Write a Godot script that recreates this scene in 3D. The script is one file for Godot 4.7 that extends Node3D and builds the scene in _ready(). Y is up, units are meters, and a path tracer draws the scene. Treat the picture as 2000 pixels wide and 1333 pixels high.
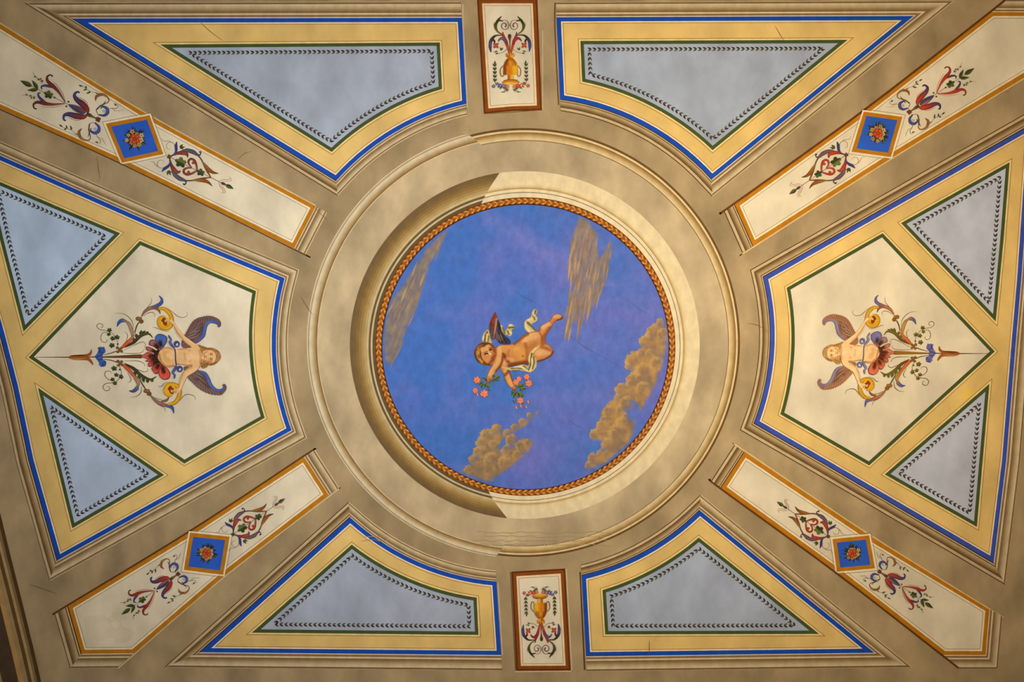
extends Node3D
# A frescoed ceiling seen from below. The whole decoration is flat trompe-l'oeil painting on plaster: the cornices and
# coves are stripes of pigment with brushed outlines of their own (where the painter changes tone they end in a hard
# mitre), so their tones belong to the paint. Plan units are 3 mm; x runs to +X, y runs to -Z, heights are mm below the slab.
const S := 0.003
const HC := 5.0
const CX := 1000.0
const CY := 666.5
var org := Vector3.ZERO
var T := Transform2D.IDENTITY
var lay := 3.0
var taken := {}
var rng := RandomNumberGenerator.new()
var cloud_noise := FastNoiseLite.new()
var mat_ground: StandardMaterial3D
var mat_paint: StandardMaterial3D
var mat_field: StandardMaterial3D
var mat_gilt: StandardMaterial3D

class Layer:
	var v := PackedVector3Array()
	var n := PackedVector3Array()
	var c := PackedColorArray()

func k(r, g, b) -> Color:
	return Color(r / 255.0, g / 255.0, b / 255.0)

# ---- pigments -------------------------------------------------------------------------------------------------------
var GROUND := k(176, 153, 116)
var RING := k(194, 173, 138)
var CREAM := k(223, 210, 184)
var YELLOW := k(222, 187, 116)
var BLUE := k(28, 74, 172)
var DIAMOND := k(48, 92, 196)
var GREEN := k(70, 82, 48)
var PALE := k(163, 173, 194)
var LINE := k(232, 218, 186)
var HAIR := k(168, 112, 62)
var OCHRE := k(180, 116, 26)
var SIENNA := k(128, 70, 26)
var BROWN := k(124, 98, 66)
var UMBER := k(72, 55, 38)
var STONE := k(206, 188, 154)
var DARKLEAF := k(62, 64, 40)
var LEAF := k(92, 100, 48)
var RED := k(190, 66, 48)
var CRIMSON := k(140, 44, 44)
var INDIGO := k(66, 66, 130)
var SLATE := k(84, 82, 98)
var TAN := k(178, 124, 66)
var PLUM := k(108, 78, 86)
var GOLD := k(226, 166, 40)
var RUST := k(150, 82, 34)
var VINE := k(92, 74, 52)
var FLESH := k(216, 166, 112)

# ---- drawing helpers ------------------------------------------------------------------------------------------------
func pt(p: Vector2, h: float) -> Vector3:
	var q: Vector2 = T * p
	return Vector3((q.x - CX) * S, HC - h * 0.001, (CY - q.y) * S) - org

func tri(L: Layer, a: Vector2, b: Vector2, c: Vector2, ha: float, hb: float, hc: float, ca: Color, cb: Color, cc: Color) -> void:
	var A := pt(a, ha)
	var B := pt(b, hb)
	var C := pt(c, hc)
	var nn := (B - A).cross(C - A)
	if nn.length_squared() < 1e-18:
		return
	if nn.y < 0.0:      # clockwise seen from below
		L.v.append_array(PackedVector3Array([A, C, B]))
		L.c.append_array(PackedColorArray([ca, cc, cb]))
	else:
		nn = -nn
		L.v.append_array(PackedVector3Array([A, B, C]))
		L.c.append_array(PackedColorArray([ca, cb, cc]))
	nn = nn.normalized()
	L.n.append_array(PackedVector3Array([nn, nn, nn]))

func quad(L: Layer, a: Vector2, b: Vector2, c: Vector2, d: Vector2, h0: float, h1: float, col: Color) -> void:
	tri(L, a, b, c, h0, h0, h1, col, col, col)
	tri(L, a, c, d, h0, h1, h1, col, col, col)

func commit(L: Layer, called: String, parent: Node, m: Material) -> MeshInstance3D:
	var arr := []
	arr.resize(Mesh.ARRAY_MAX)
	arr[Mesh.ARRAY_VERTEX] = L.v
	arr[Mesh.ARRAY_NORMAL] = L.n
	arr[Mesh.ARRAY_COLOR] = L.c
	var mesh := ArrayMesh.new()
	mesh.add_surface_from_arrays(Mesh.PRIMITIVE_TRIANGLES, arr)
	var o := MeshInstance3D.new()
	o.mesh = mesh
	o.material_override = m
	o.name = called
	parent.add_child(o, true)
	return o

func numbered(called: String) -> String:
	taken[called] = taken.get(called, -1) + 1
	return called if taken[called] == 0 else "%s_%03d" % [called, taken[called]]

func thing(called: String, label: String, category: String, centre: Vector2, group := "") -> Node3D:
	T = Transform2D.IDENTITY
	org = Vector3.ZERO
	var o := Node3D.new()
	o.name = numbered(called)
	add_child(o)
	o.position = pt(centre, 0.0)
	org = o.position
	o.set_meta("label", label)
	o.set_meta("category", category)
	if group != "":
		o.set_meta("group", group)
	lay = 3.0
	return o

func up() -> float:
	lay += 0.06
	return lay

func sh(ox: float, oy: float, z: float, a: Array) -> PackedVector2Array:
	var r := PackedVector2Array()
	for i in range(0, a.size(), 2):
		r.append(Vector2(ox + a[i] * z, oy + a[i + 1] * z))
	return r

func cat(p0: Vector2, p1: Vector2, p2: Vector2, p3: Vector2, t: float) -> Vector2:
	return 0.5 * ((2.0 * p1) + (p2 - p0) * t + (2.0 * p0 - 5.0 * p1 + 4.0 * p2 - p3) * t * t + (3.0 * p1 - p0 - 3.0 * p2 + p3) * t * t * t)

func smooth_closed(p: PackedVector2Array, n: int) -> PackedVector2Array:
	var r := PackedVector2Array()
	var m := p.size()
	for i in m:
		for j in n:
			r.append(cat(p[(i + m - 1) % m], p[i], p[(i + 1) % m], p[(i + 2) % m], float(j) / n))
	return r

func fill(L: Layer, poly: PackedVector2Array, col: Color, h: float) -> void:
	var idx := Geometry2D.triangulate_polygon(poly)
	for i in range(0, idx.size(), 3):
		tri(L, poly[idx[i]], poly[idx[i + 1]], poly[idx[i + 2]], h, h, h, col, col, col)

func pick(a: Array, t: float):
	if a.size() == 1:
		return a[0]
	var f := clampf(t, 0.0, 1.0) * (a.size() - 1)
	var i := mini(int(f), a.size() - 2)
	if a[i] is Color:
		return a[i].lerp(a[i + 1], f - i)
	return lerpf(float(a[i]), float(a[i + 1]), f - i)

# A brush stroke along a smooth curve: widths and pigments change along it, the two edges are outlined darker.
func ribbon(L: Layer, p: PackedVector2Array, widths: Array, cols: Array, h: float, edge := 0.7) -> void:
	var pts := PackedVector2Array()
	var m := p.size()
	var n := 6
	for i in m - 1:
		var a := p[maxi(i - 1, 0)]
		var d := p[mini(i + 2, m - 1)]
		for j in n:
			pts.append(cat(a, p[i], p[i + 1], d, float(j) / n))
	pts.append(p[m - 1])
	var lp := Vector2.ZERO
	var rp := Vector2.ZERO
	var cp := Vector2.ZERO
	var pc := Color.BLACK
	for i in pts.size():
		var t := float(i) / (pts.size() - 1)
		var dir := (pts[mini(i + 1, pts.size() - 1)] - pts[maxi(i - 1, 0)]).normalized()
		var w: float = float(pick(widths, t)) * 0.5
		var nrm := Vector2(-dir.y, dir.x) * w
		var c: Color = pick(cols, t)
		if i > 0:
			var e := Color(c.r * edge, c.g * edge, c.b * edge)
			var pe := Color(pc.r * edge, pc.g * edge, pc.b * edge)
			tri(L, lp, cp, pts[i], h, h, h, pe, pc, c)
			tri(L, lp, pts[i], pts[i] + nrm, h, h, h, pe, c, e)
			tri(L, cp, rp, pts[i] - nrm, h, h, h, pc, pe, e)
			tri(L, cp, pts[i] - nrm, pts[i], h, h, h, pc, e, c)
		lp = pts[i] + nrm
		rp = pts[i] - nrm
		cp = pts[i]
		pc = c

func rib(o: Node, called: String, p: PackedVector2Array, widths: Array, cols: Array, edge := 0.7) -> MeshInstance3D:
	var L := Layer.new()
	ribbon(L, p, widths, cols, up(), edge)
	return commit(L, called, o, mat_paint)

func patch(o: Node, called: String, p: PackedVector2Array, col: Color, n := 4) -> MeshInstance3D:
	var L := Layer.new()
	fill(L, smooth_closed(p, n) if n > 1 else p, col, up())
	return commit(L, called, o, mat_paint)

func leaf_shape(L: Layer, a: Vector2, b: Vector2, w: float, c1: Color, c2: Color, h: float) -> void:
	var d := b - a
	var q := Vector2(-d.y, d.x).normalized() * w * 0.5
	var f := [0.0, 0.18, 0.42, 0.7, 1.0]
	var g := [0.0, 0.75, 1.0, 0.62, 0.0]
	for i in 4:
		var p0: Vector2 = a + d * f[i]
		var p1: Vector2 = a + d * f[i + 1]
		quad(L, p0, p1, p1 + q * g[i + 1], p0 + q * g[i], h, h, c1)
		quad(L, p0, p1, p1 - q * g[i + 1], p0 - q * g[i], h, h, c2)

func leaf(o: Node, called: String, a: Vector2, b: Vector2, w: float, c1: Color, c2: Color) -> MeshInstance3D:
	var L := Layer.new()
	leaf_shape(L, a, b, w, c1, c2, up())
	return commit(L, called, o, mat_paint)

func oval(L: Layer, c: Vector2, rx: float, ry: float, rot: float, c1: Color, c2: Color, h: float, n := 14) -> void:
	for i in n:
		var a0 := TAU * i / n
		var a1 := TAU * (i + 1) / n
		tri(L, c, c + Vector2(cos(a0) * rx, sin(a0) * ry).rotated(rot), c + Vector2(cos(a1) * rx, sin(a1) * ry).rotated(rot), h, h, h, c1, c2, c2)

func dot(o: Node, called: String, c: Vector2, rx: float, ry: float, c1: Color, c2: Color, rot := 0.0) -> MeshInstance3D:
	var L := Layer.new()
	oval(L, c, rx, ry, rot, c1, c2, up())
	return commit(L, called, o, mat_paint)

# A five petalled flower of overlapping ovals, one mesh.
func bloom(o: Node, called: String, c: Vector2, r: float, c1: Color, c2: Color, heart: Color, n := 5, turn := 0.3) -> MeshInstance3D:
	var L := Layer.new()
	var h := up()
	for i in n:
		var a := turn + TAU * i / n
		oval(L, c + Vector2(cos(a), sin(a)) * r * 0.58, r * 0.5, r * 0.38, a, c1, c2, h + 0.004 * i, 10)
	oval(L, c, r * 0.25, r * 0.25, 0.0, heart, heart, h + 0.03, 8)
	lay += 0.04
	return commit(L, called, o, mat_paint)

# A vine leaf with five lobes.
func lobed(o: Node, called: String, c: Vector2, r: float, turn: float, c1: Color, c2: Color) -> MeshInstance3D:
	var L := Layer.new()
	var h := up()
	var ring := PackedVector2Array()
	for i in 20:
		var a := TAU * i / 20.0
		var rr := r * (0.62 + 0.38 * absf(cos(a * 2.5)))
		ring.append(c + Vector2(cos(a), sin(a) * 0.85).rotated(turn) * rr)
	for i in 20:
		var cc := c1 if i < 10 else c2
		tri(L, c, ring[i], ring[(i + 1) % 20], h, h, h, cc, cc, cc)
	return commit(L, called, o, mat_paint)

# Distance from p to an open polyline.
func away(p: Vector2, l: PackedVector2Array) -> float:
	if l.size() == 1:
		return p.distance_to(l[0])
	var best := 1e9
	for i in l.size() - 1:
		best = minf(best, p.distance_to(Geometry2D.get_closest_point_to_segment(p, l[i], l[i + 1])))
	return best

# A painted surface: one continuous mesh inside an outline; brush touches [points, radius, pigment, strength] are laid over the base in order.
func canvas(o: Node, called: String, outline: PackedVector2Array, gap: float, base: Color, touches: Array, fine := Rect2(), h := -1.0) -> MeshInstance3D:
	var poly := PackedVector2Array()
	for i in outline.size():
		var a := outline[i]
		var b := outline[(i + 1) % outline.size()]
		var n := maxi(1, int(ceil(a.distance_to(b) / gap)))
		for j in n:
			poly.append(a.lerp(b, float(j) / n))
	var pts := poly.duplicate()
	var box := Rect2(poly[0], Vector2.ZERO)
	for p in poly:
		box = box.expand(p)
	var rows := int(box.size.y / gap)
	var r := RandomNumberGenerator.new()
	r.seed = 5
	for j in rows + 1:
		for i in int(box.size.x / gap) + 1:
			var p := box.position + Vector2(i + 0.5 * (j % 2) + r.randf() * 0.2, j + r.randf() * 0.2) * gap
			var n := 2 if fine.has_point(p) else 1
			for a in n:
				for b in n:
					var q := p + Vector2(a, b) * gap * 0.5
					if Geometry2D.is_point_in_polygon(q, poly):
						pts.append(q)
	var idx := Geometry2D.triangulate_delaunay(pts)
	var cols := PackedColorArray()
	for p in pts:
		var c := base
		for t in touches:
			var d := away(p, t[0]) / float(t[1])
			if d < 1.0:
				c = c.lerp(t[2], t[3] * smoothstep(1.0, 0.25, d))
		cols.append(c)
	var L := Layer.new()
	var hh := up() if h < 0.0 else h
	for i in range(0, idx.size(), 3):
		var a := pts[idx[i]]
		var b := pts[idx[i + 1]]
		var c := pts[idx[i + 2]]
		if Geometry2D.is_point_in_polygon((a + b + c) / 3.0, poly):
			tri(L, a, b, c, hh, hh, hh, cols[idx[i]], cols[idx[i + 1]], cols[idx[i + 2]])
	return commit(L, called, o, mat_paint)

func outline_ring(p: PackedVector2Array) -> PackedVector2Array:
	var r := p.duplicate()
	r.append(p[0])
	return r

func clockwise(p: PackedVector2Array) -> bool:
	var s := 0.0
	for i in p.size():
		s += p[i].cross(p[(i + 1) % p.size()])
	return s > 0.0

# Outline moved outwards by a distance for each edge, corners mitred, vertices kept one to one.
func mitre(p: PackedVector2Array, d: Array) -> PackedVector2Array:
	var r := PackedVector2Array()
	var m := p.size()
	for i in m:
		var e0 := (p[i] - p[(i + m - 1) % m]).normalized()
		var e1 := (p[(i + 1) % m] - p[i]).normalized()
		var n0 := Vector2(e0.y, -e0.x)
		var n1 := Vector2(e1.y, -e1.x)
		var d0: float = d[(i + m - 1) % m]
		var d1: float = d[i]
		var cr := e0.cross(e1)
		if absf(cr) < 0.06:
			r.append(p[i] + (n0 + n1).normalized() * (d0 + d1) * 0.5)
		else:
			var a := p[i] + n0 * d0
			var b := p[i] + n1 * d1
			r.append(a + e0 * ((b - a).cross(e1) / cr))
	return r

func inset(p: PackedVector2Array, d: float) -> PackedVector2Array:
	var a := []
	a.resize(p.size())
	a.fill(-d)
	return mitre(p, a)

func band(L: Layer, p: PackedVector2Array, d0: float, d1: float, col: Color, h: float) -> void:
	var a := inset(p, d0)
	var b := inset(p, d1)
	for i in p.size():
		var j := (i + 1) % p.size()
		quad(L, a[i], a[j], b[j], b[i], h, h, col)

func frame(o: Node, called: String, p: PackedVector2Array, d0: float, d1: float, col: Color, h: float, m: Material = null) -> MeshInstance3D:
	var L := Layer.new()
	band(L, p, d0, d1, col, h)
	return commit(L, called, o, m if m else mat_paint)

func field(o: Node, called: String, p: PackedVector2Array, col: Color, h: float, m: Material = null) -> MeshInstance3D:
	var L := Layer.new()
	fill(L, p, col, h)
	return commit(L, called, o, m if m else mat_field)

# Points on an arc round the medallion from a to b (b left out).
func arc(a: Vector2, b: Vector2, n := 14) -> PackedVector2Array:
	var c := Vector2(1025, 668)
	var a0 := (a - c).angle()
	var da := wrapf((b - c).angle() - a0, -PI, PI)
	var r := PackedVector2Array()
	for i in n:
		var t := float(i) / n
		r.append(c + Vector2.from_angle(a0 + da * t) * lerpf((a - c).length(), (b - c).length(), t))
	return r

# Stripes of the painted mouldings, from the panel outwards: [share of the width where it ends, relief in mm there, pigment].
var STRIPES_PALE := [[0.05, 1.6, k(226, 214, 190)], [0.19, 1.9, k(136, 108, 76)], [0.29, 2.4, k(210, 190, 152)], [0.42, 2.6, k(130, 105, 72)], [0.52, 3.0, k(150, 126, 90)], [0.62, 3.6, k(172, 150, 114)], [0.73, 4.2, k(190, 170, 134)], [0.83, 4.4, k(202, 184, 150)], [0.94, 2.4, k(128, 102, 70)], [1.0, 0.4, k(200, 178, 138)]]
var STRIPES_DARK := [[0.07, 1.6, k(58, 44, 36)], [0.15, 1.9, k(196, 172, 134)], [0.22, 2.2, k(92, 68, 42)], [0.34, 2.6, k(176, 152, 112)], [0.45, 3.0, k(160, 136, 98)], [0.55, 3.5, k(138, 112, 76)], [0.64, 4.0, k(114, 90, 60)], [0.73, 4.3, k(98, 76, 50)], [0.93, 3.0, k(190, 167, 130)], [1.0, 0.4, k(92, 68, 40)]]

# sides: [points, kind, width]; kind "pale", "dark" or "" for a side without a moulding
func outline_of(sides: Array) -> PackedVector2Array:
	var p := PackedVector2Array()
	for s in sides:
		p.append_array(s[0])
	return p

func mouldings(o: Node, sides: Array) -> void:
	var p := outline_of(sides)
	var widths := []
	var owner_side := []
	for s in sides.size():
		for q in sides[s][0].size():
			widths.append(float(sides[s][2]))
			owner_side.append(s)
	for s in sides.size():
		if sides[s][1] == "":
			continue
		var L := Layer.new()
		var f0 := 0.0
		var h0 := 1.4
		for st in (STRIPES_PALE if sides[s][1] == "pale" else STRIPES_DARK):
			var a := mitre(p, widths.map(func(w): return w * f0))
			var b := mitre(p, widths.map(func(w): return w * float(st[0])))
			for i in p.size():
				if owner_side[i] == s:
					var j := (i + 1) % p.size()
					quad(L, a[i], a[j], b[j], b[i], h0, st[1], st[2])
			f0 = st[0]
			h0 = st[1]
		commit(L, "moulding", o, mat_paint)

# Pairs of small leaves strung along a closed path.
func garland(o: Node, path: PackedVector2Array, step: float) -> void:
	var L := Layer.new()
	var m := path.size()
	var total := 0.0
	for i in m:
		total += path[i].distance_to(path[(i + 1) % m])
	var n := int(total / step)
	var i := 0
	var run := 0.0
	for q in n:
		var at := total * q / n
		while at > run + path[i].distance_to(path[(i + 1) % m]):
			run += path[i].distance_to(path[(i + 1) % m])
			i += 1
		var d := (path[(i + 1) % m] - path[i]).normalized()
		var p := path[i] + d * (at - run)
		var q2 := Vector2(-d.y, d.x)
		var j := rng.randf_range(-0.5, 0.5)
		var c1 := k(52, 44, 40).lerp(k(66, 60, 40), rng.randf())
		var c2 := k(92, 82, 74).lerp(k(78, 72, 56), rng.randf())
		leaf_shape(L, p + d * 4.2, p - d * 4.0 - q2 * (4.1 + j), 3.8, c1, c1, 2.6)
		leaf_shape(L, p + d * 4.0, p - d * 3.6 + q2 * (3.9 + j), 3.3, c2, c2, 2.62)
	var g := commit(L, "leaf_garland", o, mat_paint)
	g.set_meta("kind", "stuff")

func green_frame(o: Node, g: PackedVector2Array, inner: Color, inner_name: String, with_garland: bool) -> void:
	if not clockwise(g):
		g.reverse()
	var border := frame(o, "green_border", g, 0.0, 6.6, GREEN, 2.0)
	frame(border, "hairline", g, -4.6, -3.4, HAIR, 1.9)
	frame(border, "pale_line", g, -3.0, 0.3, k(226, 205, 140), 1.92)
	var inside := field(o, inner_name, inset(g, 6.4), inner, 1.95)
	if with_garland:
		garland(inside, inset(g, 17.0), 9.3)

func panel(label: String, sides: Array, greens: Array, centre: Vector2, blue := BLUE) -> Node3D:
	var o := thing("fresco_panel", label, "ceiling panel", centre, "yellow bordered fresco panels")
	var p := outline_of(sides)
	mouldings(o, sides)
	frame(o, "blue_border", p, 0.0, 8.4, blue, 1.5)
	frame(o, "pale_line", p, 8.2, 11.0, LINE, 1.45)
	field(o, "yellow_field", inset(p, 10.6), YELLOW, 1.5)
	frame(o, "hairline", p, 11.6, 12.6, HAIR, 1.7)
	for g in greens:
		green_frame(o, g[0], g[1], g[2], g[3])
	return o

func v2(a: Array) -> PackedVector2Array:
	return sh(0, 0, 1, a)

# ---- the medallion rings ---------------------------------------------------------------------------------------------
func ring_point(r: float, a: float) -> Vector2:
	var t := clampf((r - 292.0) / 128.0, -0.2, 1.1)
	return Vector2(lerpf(1026.0, 1024.0, t), lerpf(677.5, 669.5, t)) + Vector2(sin(a) * r, -cos(a) * r * 0.995)

func ring_strip(L: Layer, r0: float, r1: float, h0: float, h1: float, col: Color, from: Callable, to: Callable) -> void:
	var n := 150
	for i in n:
		var t0 := float(i) / n
		var t1 := float(i + 1) / n
		quad(L, ring_point(r0, lerpf(from.call(r0), to.call(r0), t0)), ring_point(r0, lerpf(from.call(r0), to.call(r0), t1)), ring_point(r1, lerpf(from.call(r1), to.call(r1), t1)), ring_point(r1, lerpf(from.call(r1), to.call(r1), t0)), h0, h1, col)

func rings() -> void:
	var o := thing("round_cornice", "round painted stone cornice of nested rings around the blue sky medallion", "cornice", Vector2(1026, 677))
	var full0 := func(_r): return 0.0
	var full1 := func(_r): return TAU
	var L := Layer.new()
	ring_strip(L, 340, 406, 0.9, 0.9, RING, full0, full1)
	commit(L, "flat_ring", o, mat_ground)
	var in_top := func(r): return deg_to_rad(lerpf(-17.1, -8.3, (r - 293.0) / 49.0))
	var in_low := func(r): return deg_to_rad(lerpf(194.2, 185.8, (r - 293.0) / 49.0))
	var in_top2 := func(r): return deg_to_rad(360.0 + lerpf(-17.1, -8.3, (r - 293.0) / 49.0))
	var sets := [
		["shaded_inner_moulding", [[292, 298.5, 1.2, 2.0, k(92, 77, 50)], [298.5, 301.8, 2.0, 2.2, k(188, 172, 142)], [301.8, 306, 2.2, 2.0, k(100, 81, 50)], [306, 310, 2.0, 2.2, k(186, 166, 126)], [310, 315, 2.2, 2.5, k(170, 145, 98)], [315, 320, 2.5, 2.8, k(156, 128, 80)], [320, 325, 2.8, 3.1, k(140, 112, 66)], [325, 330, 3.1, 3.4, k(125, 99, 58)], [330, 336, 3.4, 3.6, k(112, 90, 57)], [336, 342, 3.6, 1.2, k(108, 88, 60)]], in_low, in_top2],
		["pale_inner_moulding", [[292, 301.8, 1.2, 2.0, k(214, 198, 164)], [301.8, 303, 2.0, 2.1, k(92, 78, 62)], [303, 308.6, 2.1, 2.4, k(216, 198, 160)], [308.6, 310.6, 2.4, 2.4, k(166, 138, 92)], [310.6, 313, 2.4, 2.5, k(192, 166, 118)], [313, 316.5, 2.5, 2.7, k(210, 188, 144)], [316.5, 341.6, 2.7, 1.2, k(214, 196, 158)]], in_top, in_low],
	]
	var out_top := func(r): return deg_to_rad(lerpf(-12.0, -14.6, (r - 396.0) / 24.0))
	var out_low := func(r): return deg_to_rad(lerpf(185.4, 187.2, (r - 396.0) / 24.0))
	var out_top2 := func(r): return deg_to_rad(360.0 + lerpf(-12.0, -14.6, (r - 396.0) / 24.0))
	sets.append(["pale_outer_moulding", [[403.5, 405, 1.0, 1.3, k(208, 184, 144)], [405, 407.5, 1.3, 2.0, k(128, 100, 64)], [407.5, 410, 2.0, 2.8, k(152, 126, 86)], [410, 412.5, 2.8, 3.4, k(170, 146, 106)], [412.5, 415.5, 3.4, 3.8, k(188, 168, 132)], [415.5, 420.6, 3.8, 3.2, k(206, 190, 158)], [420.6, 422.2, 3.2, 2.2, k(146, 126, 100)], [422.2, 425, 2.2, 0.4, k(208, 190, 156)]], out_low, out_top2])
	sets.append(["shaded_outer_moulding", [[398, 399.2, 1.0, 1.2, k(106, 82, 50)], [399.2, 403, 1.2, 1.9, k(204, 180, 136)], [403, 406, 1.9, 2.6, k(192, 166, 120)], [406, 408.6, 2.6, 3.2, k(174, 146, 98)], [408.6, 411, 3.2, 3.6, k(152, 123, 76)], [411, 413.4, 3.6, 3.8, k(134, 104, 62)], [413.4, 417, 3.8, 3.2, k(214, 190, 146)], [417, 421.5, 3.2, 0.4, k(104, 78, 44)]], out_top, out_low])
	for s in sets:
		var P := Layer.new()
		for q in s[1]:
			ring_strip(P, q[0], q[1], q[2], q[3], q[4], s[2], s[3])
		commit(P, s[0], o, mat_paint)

# ---- sky -------------------------------------------------------------------------------------------------------------
func sky_at(p: Vector2) -> Color:
	var n := cloud_noise.get_noise_2d(p.x * 0.6, p.y * 0.6)
	var m := cloud_noise.get_noise_2d(p.x * 1.2 + p.y * 0.6 + 900.0, p.y * 1.6)
	var f := cloud_noise.get_noise_2d(p.x * 11.0, p.y * 9.0 + 300.0)
	var c := k(66, 104, 182).lerp(k(98, 104, 182), clampf(0.34 + n * 0.9 + (p.x - 1040.0) / 650.0, 0.0, 1.0))
	c = c.lerp(k(114, 114, 186), clampf(m * 0.6, 0.0, 0.3))
	# a paler wash brushed across from the top
	var wash := absf((p - Vector2(960, 430)).dot(Vector2(0.5, -0.86))) / 30.0
	if p.y < 560.0 and p.x > 940.0:
		c = c.lerp(k(118, 117, 190), 0.45 * smoothstep(1.0, 0.0, wash))
	return c.lerp(k(58, 88, 162), clampf(f * 0.25, 0.0, 0.2))

func sky() -> void:
	var o := thing("sky_medallion", "round blue painted sky with violet washes and fine cracks behind the cherub", "sky painting", Vector2(1026, 677))
	var L := Layer.new()
	var nr := 74
	var na := 300
	for i in nr:
		var r0 := 284.0 * i / nr
		var r1 := 284.0 * (i + 1) / nr
		for j in na:
			var a0 := TAU * j / na
			var a1 := TAU * (j + 1) / na
			var p := [ring_point(r0, a0), ring_point(r0, a1), ring_point(r1, a1), ring_point(r1, a0)]
			var c := p.map(func(q): return sky_at(q))
			tri(L, p[0], p[1], p[2], 1, 1, 1, c[0], c[1], c[2])
			tri(L, p[0], p[2], p[3], 1, 1, 1, c[0], c[2], c[3])
	commit(L, "sky_field", o, mat_paint)
	lay = 1.1
	for q in [[1000, 566, 1022, 580, 1045, 592, 1061, 604], [1084, 636, 1108, 652, 1136, 674, 1162, 690, 1180, 699, 1206, 714, 1236, 730], [1108, 818, 1126, 832, 1140, 838], [1230, 590, 1252, 606, 1270, 616]]:
		rib(o, "crack", v2(q), [0.4, 1.3, 0.9, 0.3], [k(66, 88, 148)], 1.0)
	# gilded rope of leaves round the sky
	var g := thing("gilded_leaf_rope", "gilded rope of overlapping leaves ringing the blue sky", "rope moulding", Vector2(1026, 677))
	var P := Layer.new()
	var f0 := func(_r): return 0.0
	var f1 := func(_r): return TAU
	ring_strip(P, 279.5, 283, 1.2, 2.0, k(70, 34, 26), f0, f1)
	ring_strip(P, 283, 290, 2.0, 2.6, k(150, 84, 30), f0, f1)
	ring_strip(P, 290, 293.6, 2.6, 1.2, k(112, 54, 24), f0, f1)
	commit(P, "rope_bed", g, mat_paint)
	# one pair of leaves, raised, shared by all
	var B := Layer.new()
	var keep := org
	org = pt(Vector2.ZERO, 0.0) + org
	var light := k(226, 170, 78)
	var mid := k(188, 120, 40)
	var deep := k(104, 50, 18)
	for s in [-1.0, 1.0]:
		var tip := Vector2(6.4, 0.4 * s)
		var root := Vector2(-6.6, 5.4 * s)
		var inner := Vector2(-4.0, 1.2 * s)
		var out := Vector2(0.5, 5.6 * s)
		var peak := Vector2(-0.6, 3.2 * s)
		var hp := 6.0
		var e := 2.2
		tri(B, tip, out, peak, e, e, hp, mid, mid, light)
		tri(B, out, root, peak, e, e, hp, mid, deep, light)
		tri(B, root, inner, peak, e, e, hp, deep, deep, light)
		tri(B, inner, tip, peak, e, e, hp, deep, mid, light)
	oval(B, Vector2(3.4, 0), 1.7, 1.3, 0, k(244, 206, 120), mid, 6.4, 8)
	oval(B, Vector2(3.4, 0), 0.7, 0.6, 0, k(96, 46, 20), k(96, 46, 20), 6.5, 6)
	var first := commit(B, "rope_leaf", g, mat_gilt)
	org = keep
	var n := 152
	for i in n:
		var a := TAU * i / n
		var b := first if i == 0 else first.duplicate()
		if i > 0:
			g.add_child(b, true)
		var p := ring_point(286.6, a)
		var q := ring_point(286.6, a + 0.01)
		b.position = pt(p, 0.0)
		b.position.y = 0.0
		b.rotation.y = (q - p).angle() if true else 0.0

# ---- clouds ----------------------------------------------------------------------------------------------------------
func inside_sky(p: Vector2) -> bool:
	return p.distance_to(Vector2(1026, 678)) < 279.5

func streak_cloud(label: String, region: PackedVector2Array, dir: Vector2, count: int, length: float, seedn: int, centre: Vector2) -> void:
	var o := thing("cloud", label, "cloud", centre, "painted clouds in the sky")
	var r := RandomNumberGenerator.new()
	r.seed = seedn
	var box := Rect2(region[0], Vector2.ZERO)
	for p in region:
		box = box.expand(p)
	# soft body of the cloud: pigment rubbed thin towards its outline
	lay = 1.2
	cloud_body(o, region, 9.0, k(126, 106, 92), k(152, 122, 84), [], 0.8)
	var L := Layer.new()
	var made := 0
	var tries := 0
	var d := dir.normalized()
	while made < count and tries < 6000:
		tries += 1
		var p := box.position + Vector2(r.randf(), r.randf()) * box.size
		var l := length * r.randf_range(0.4, 1.0)
		var e := p + d.rotated(r.randf_range(-0.06, 0.06)) * l
		if not inside_sky(p + (p - Vector2(1026, 678)).normalized() * 6.0) or not (Geometry2D.is_point_in_polygon(p, region) and Geometry2D.is_point_in_polygon(p.lerp(e, 0.55), region)) or not inside_sky(e):
			continue
		made += 1
		var tone := k(132, 108, 84).lerp(k(190, 150, 88), pow(r.randf(), 1.3))
		var w := r.randf_range(1.5, 5.0)
		var c := tone.lerp(sky_at(p), r.randf_range(0.05, 0.35))
		ribbon(L, PackedVector2Array([p, p.lerp(e, 0.35) + Vector2(r.randf_range(-1, 1), 0), p.lerp(e, 0.7), e]), [0.3, w, w * 0.8, 0.3], [c.lerp(sky_at(p), 0.6), c, c, c.lerp(sky_at(e), 0.6)], 1.5 + 0.003 * made, 0.97)
	var b := commit(L, "brush_strokes", o, mat_paint)
	b.set_meta("kind", "stuff")

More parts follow.
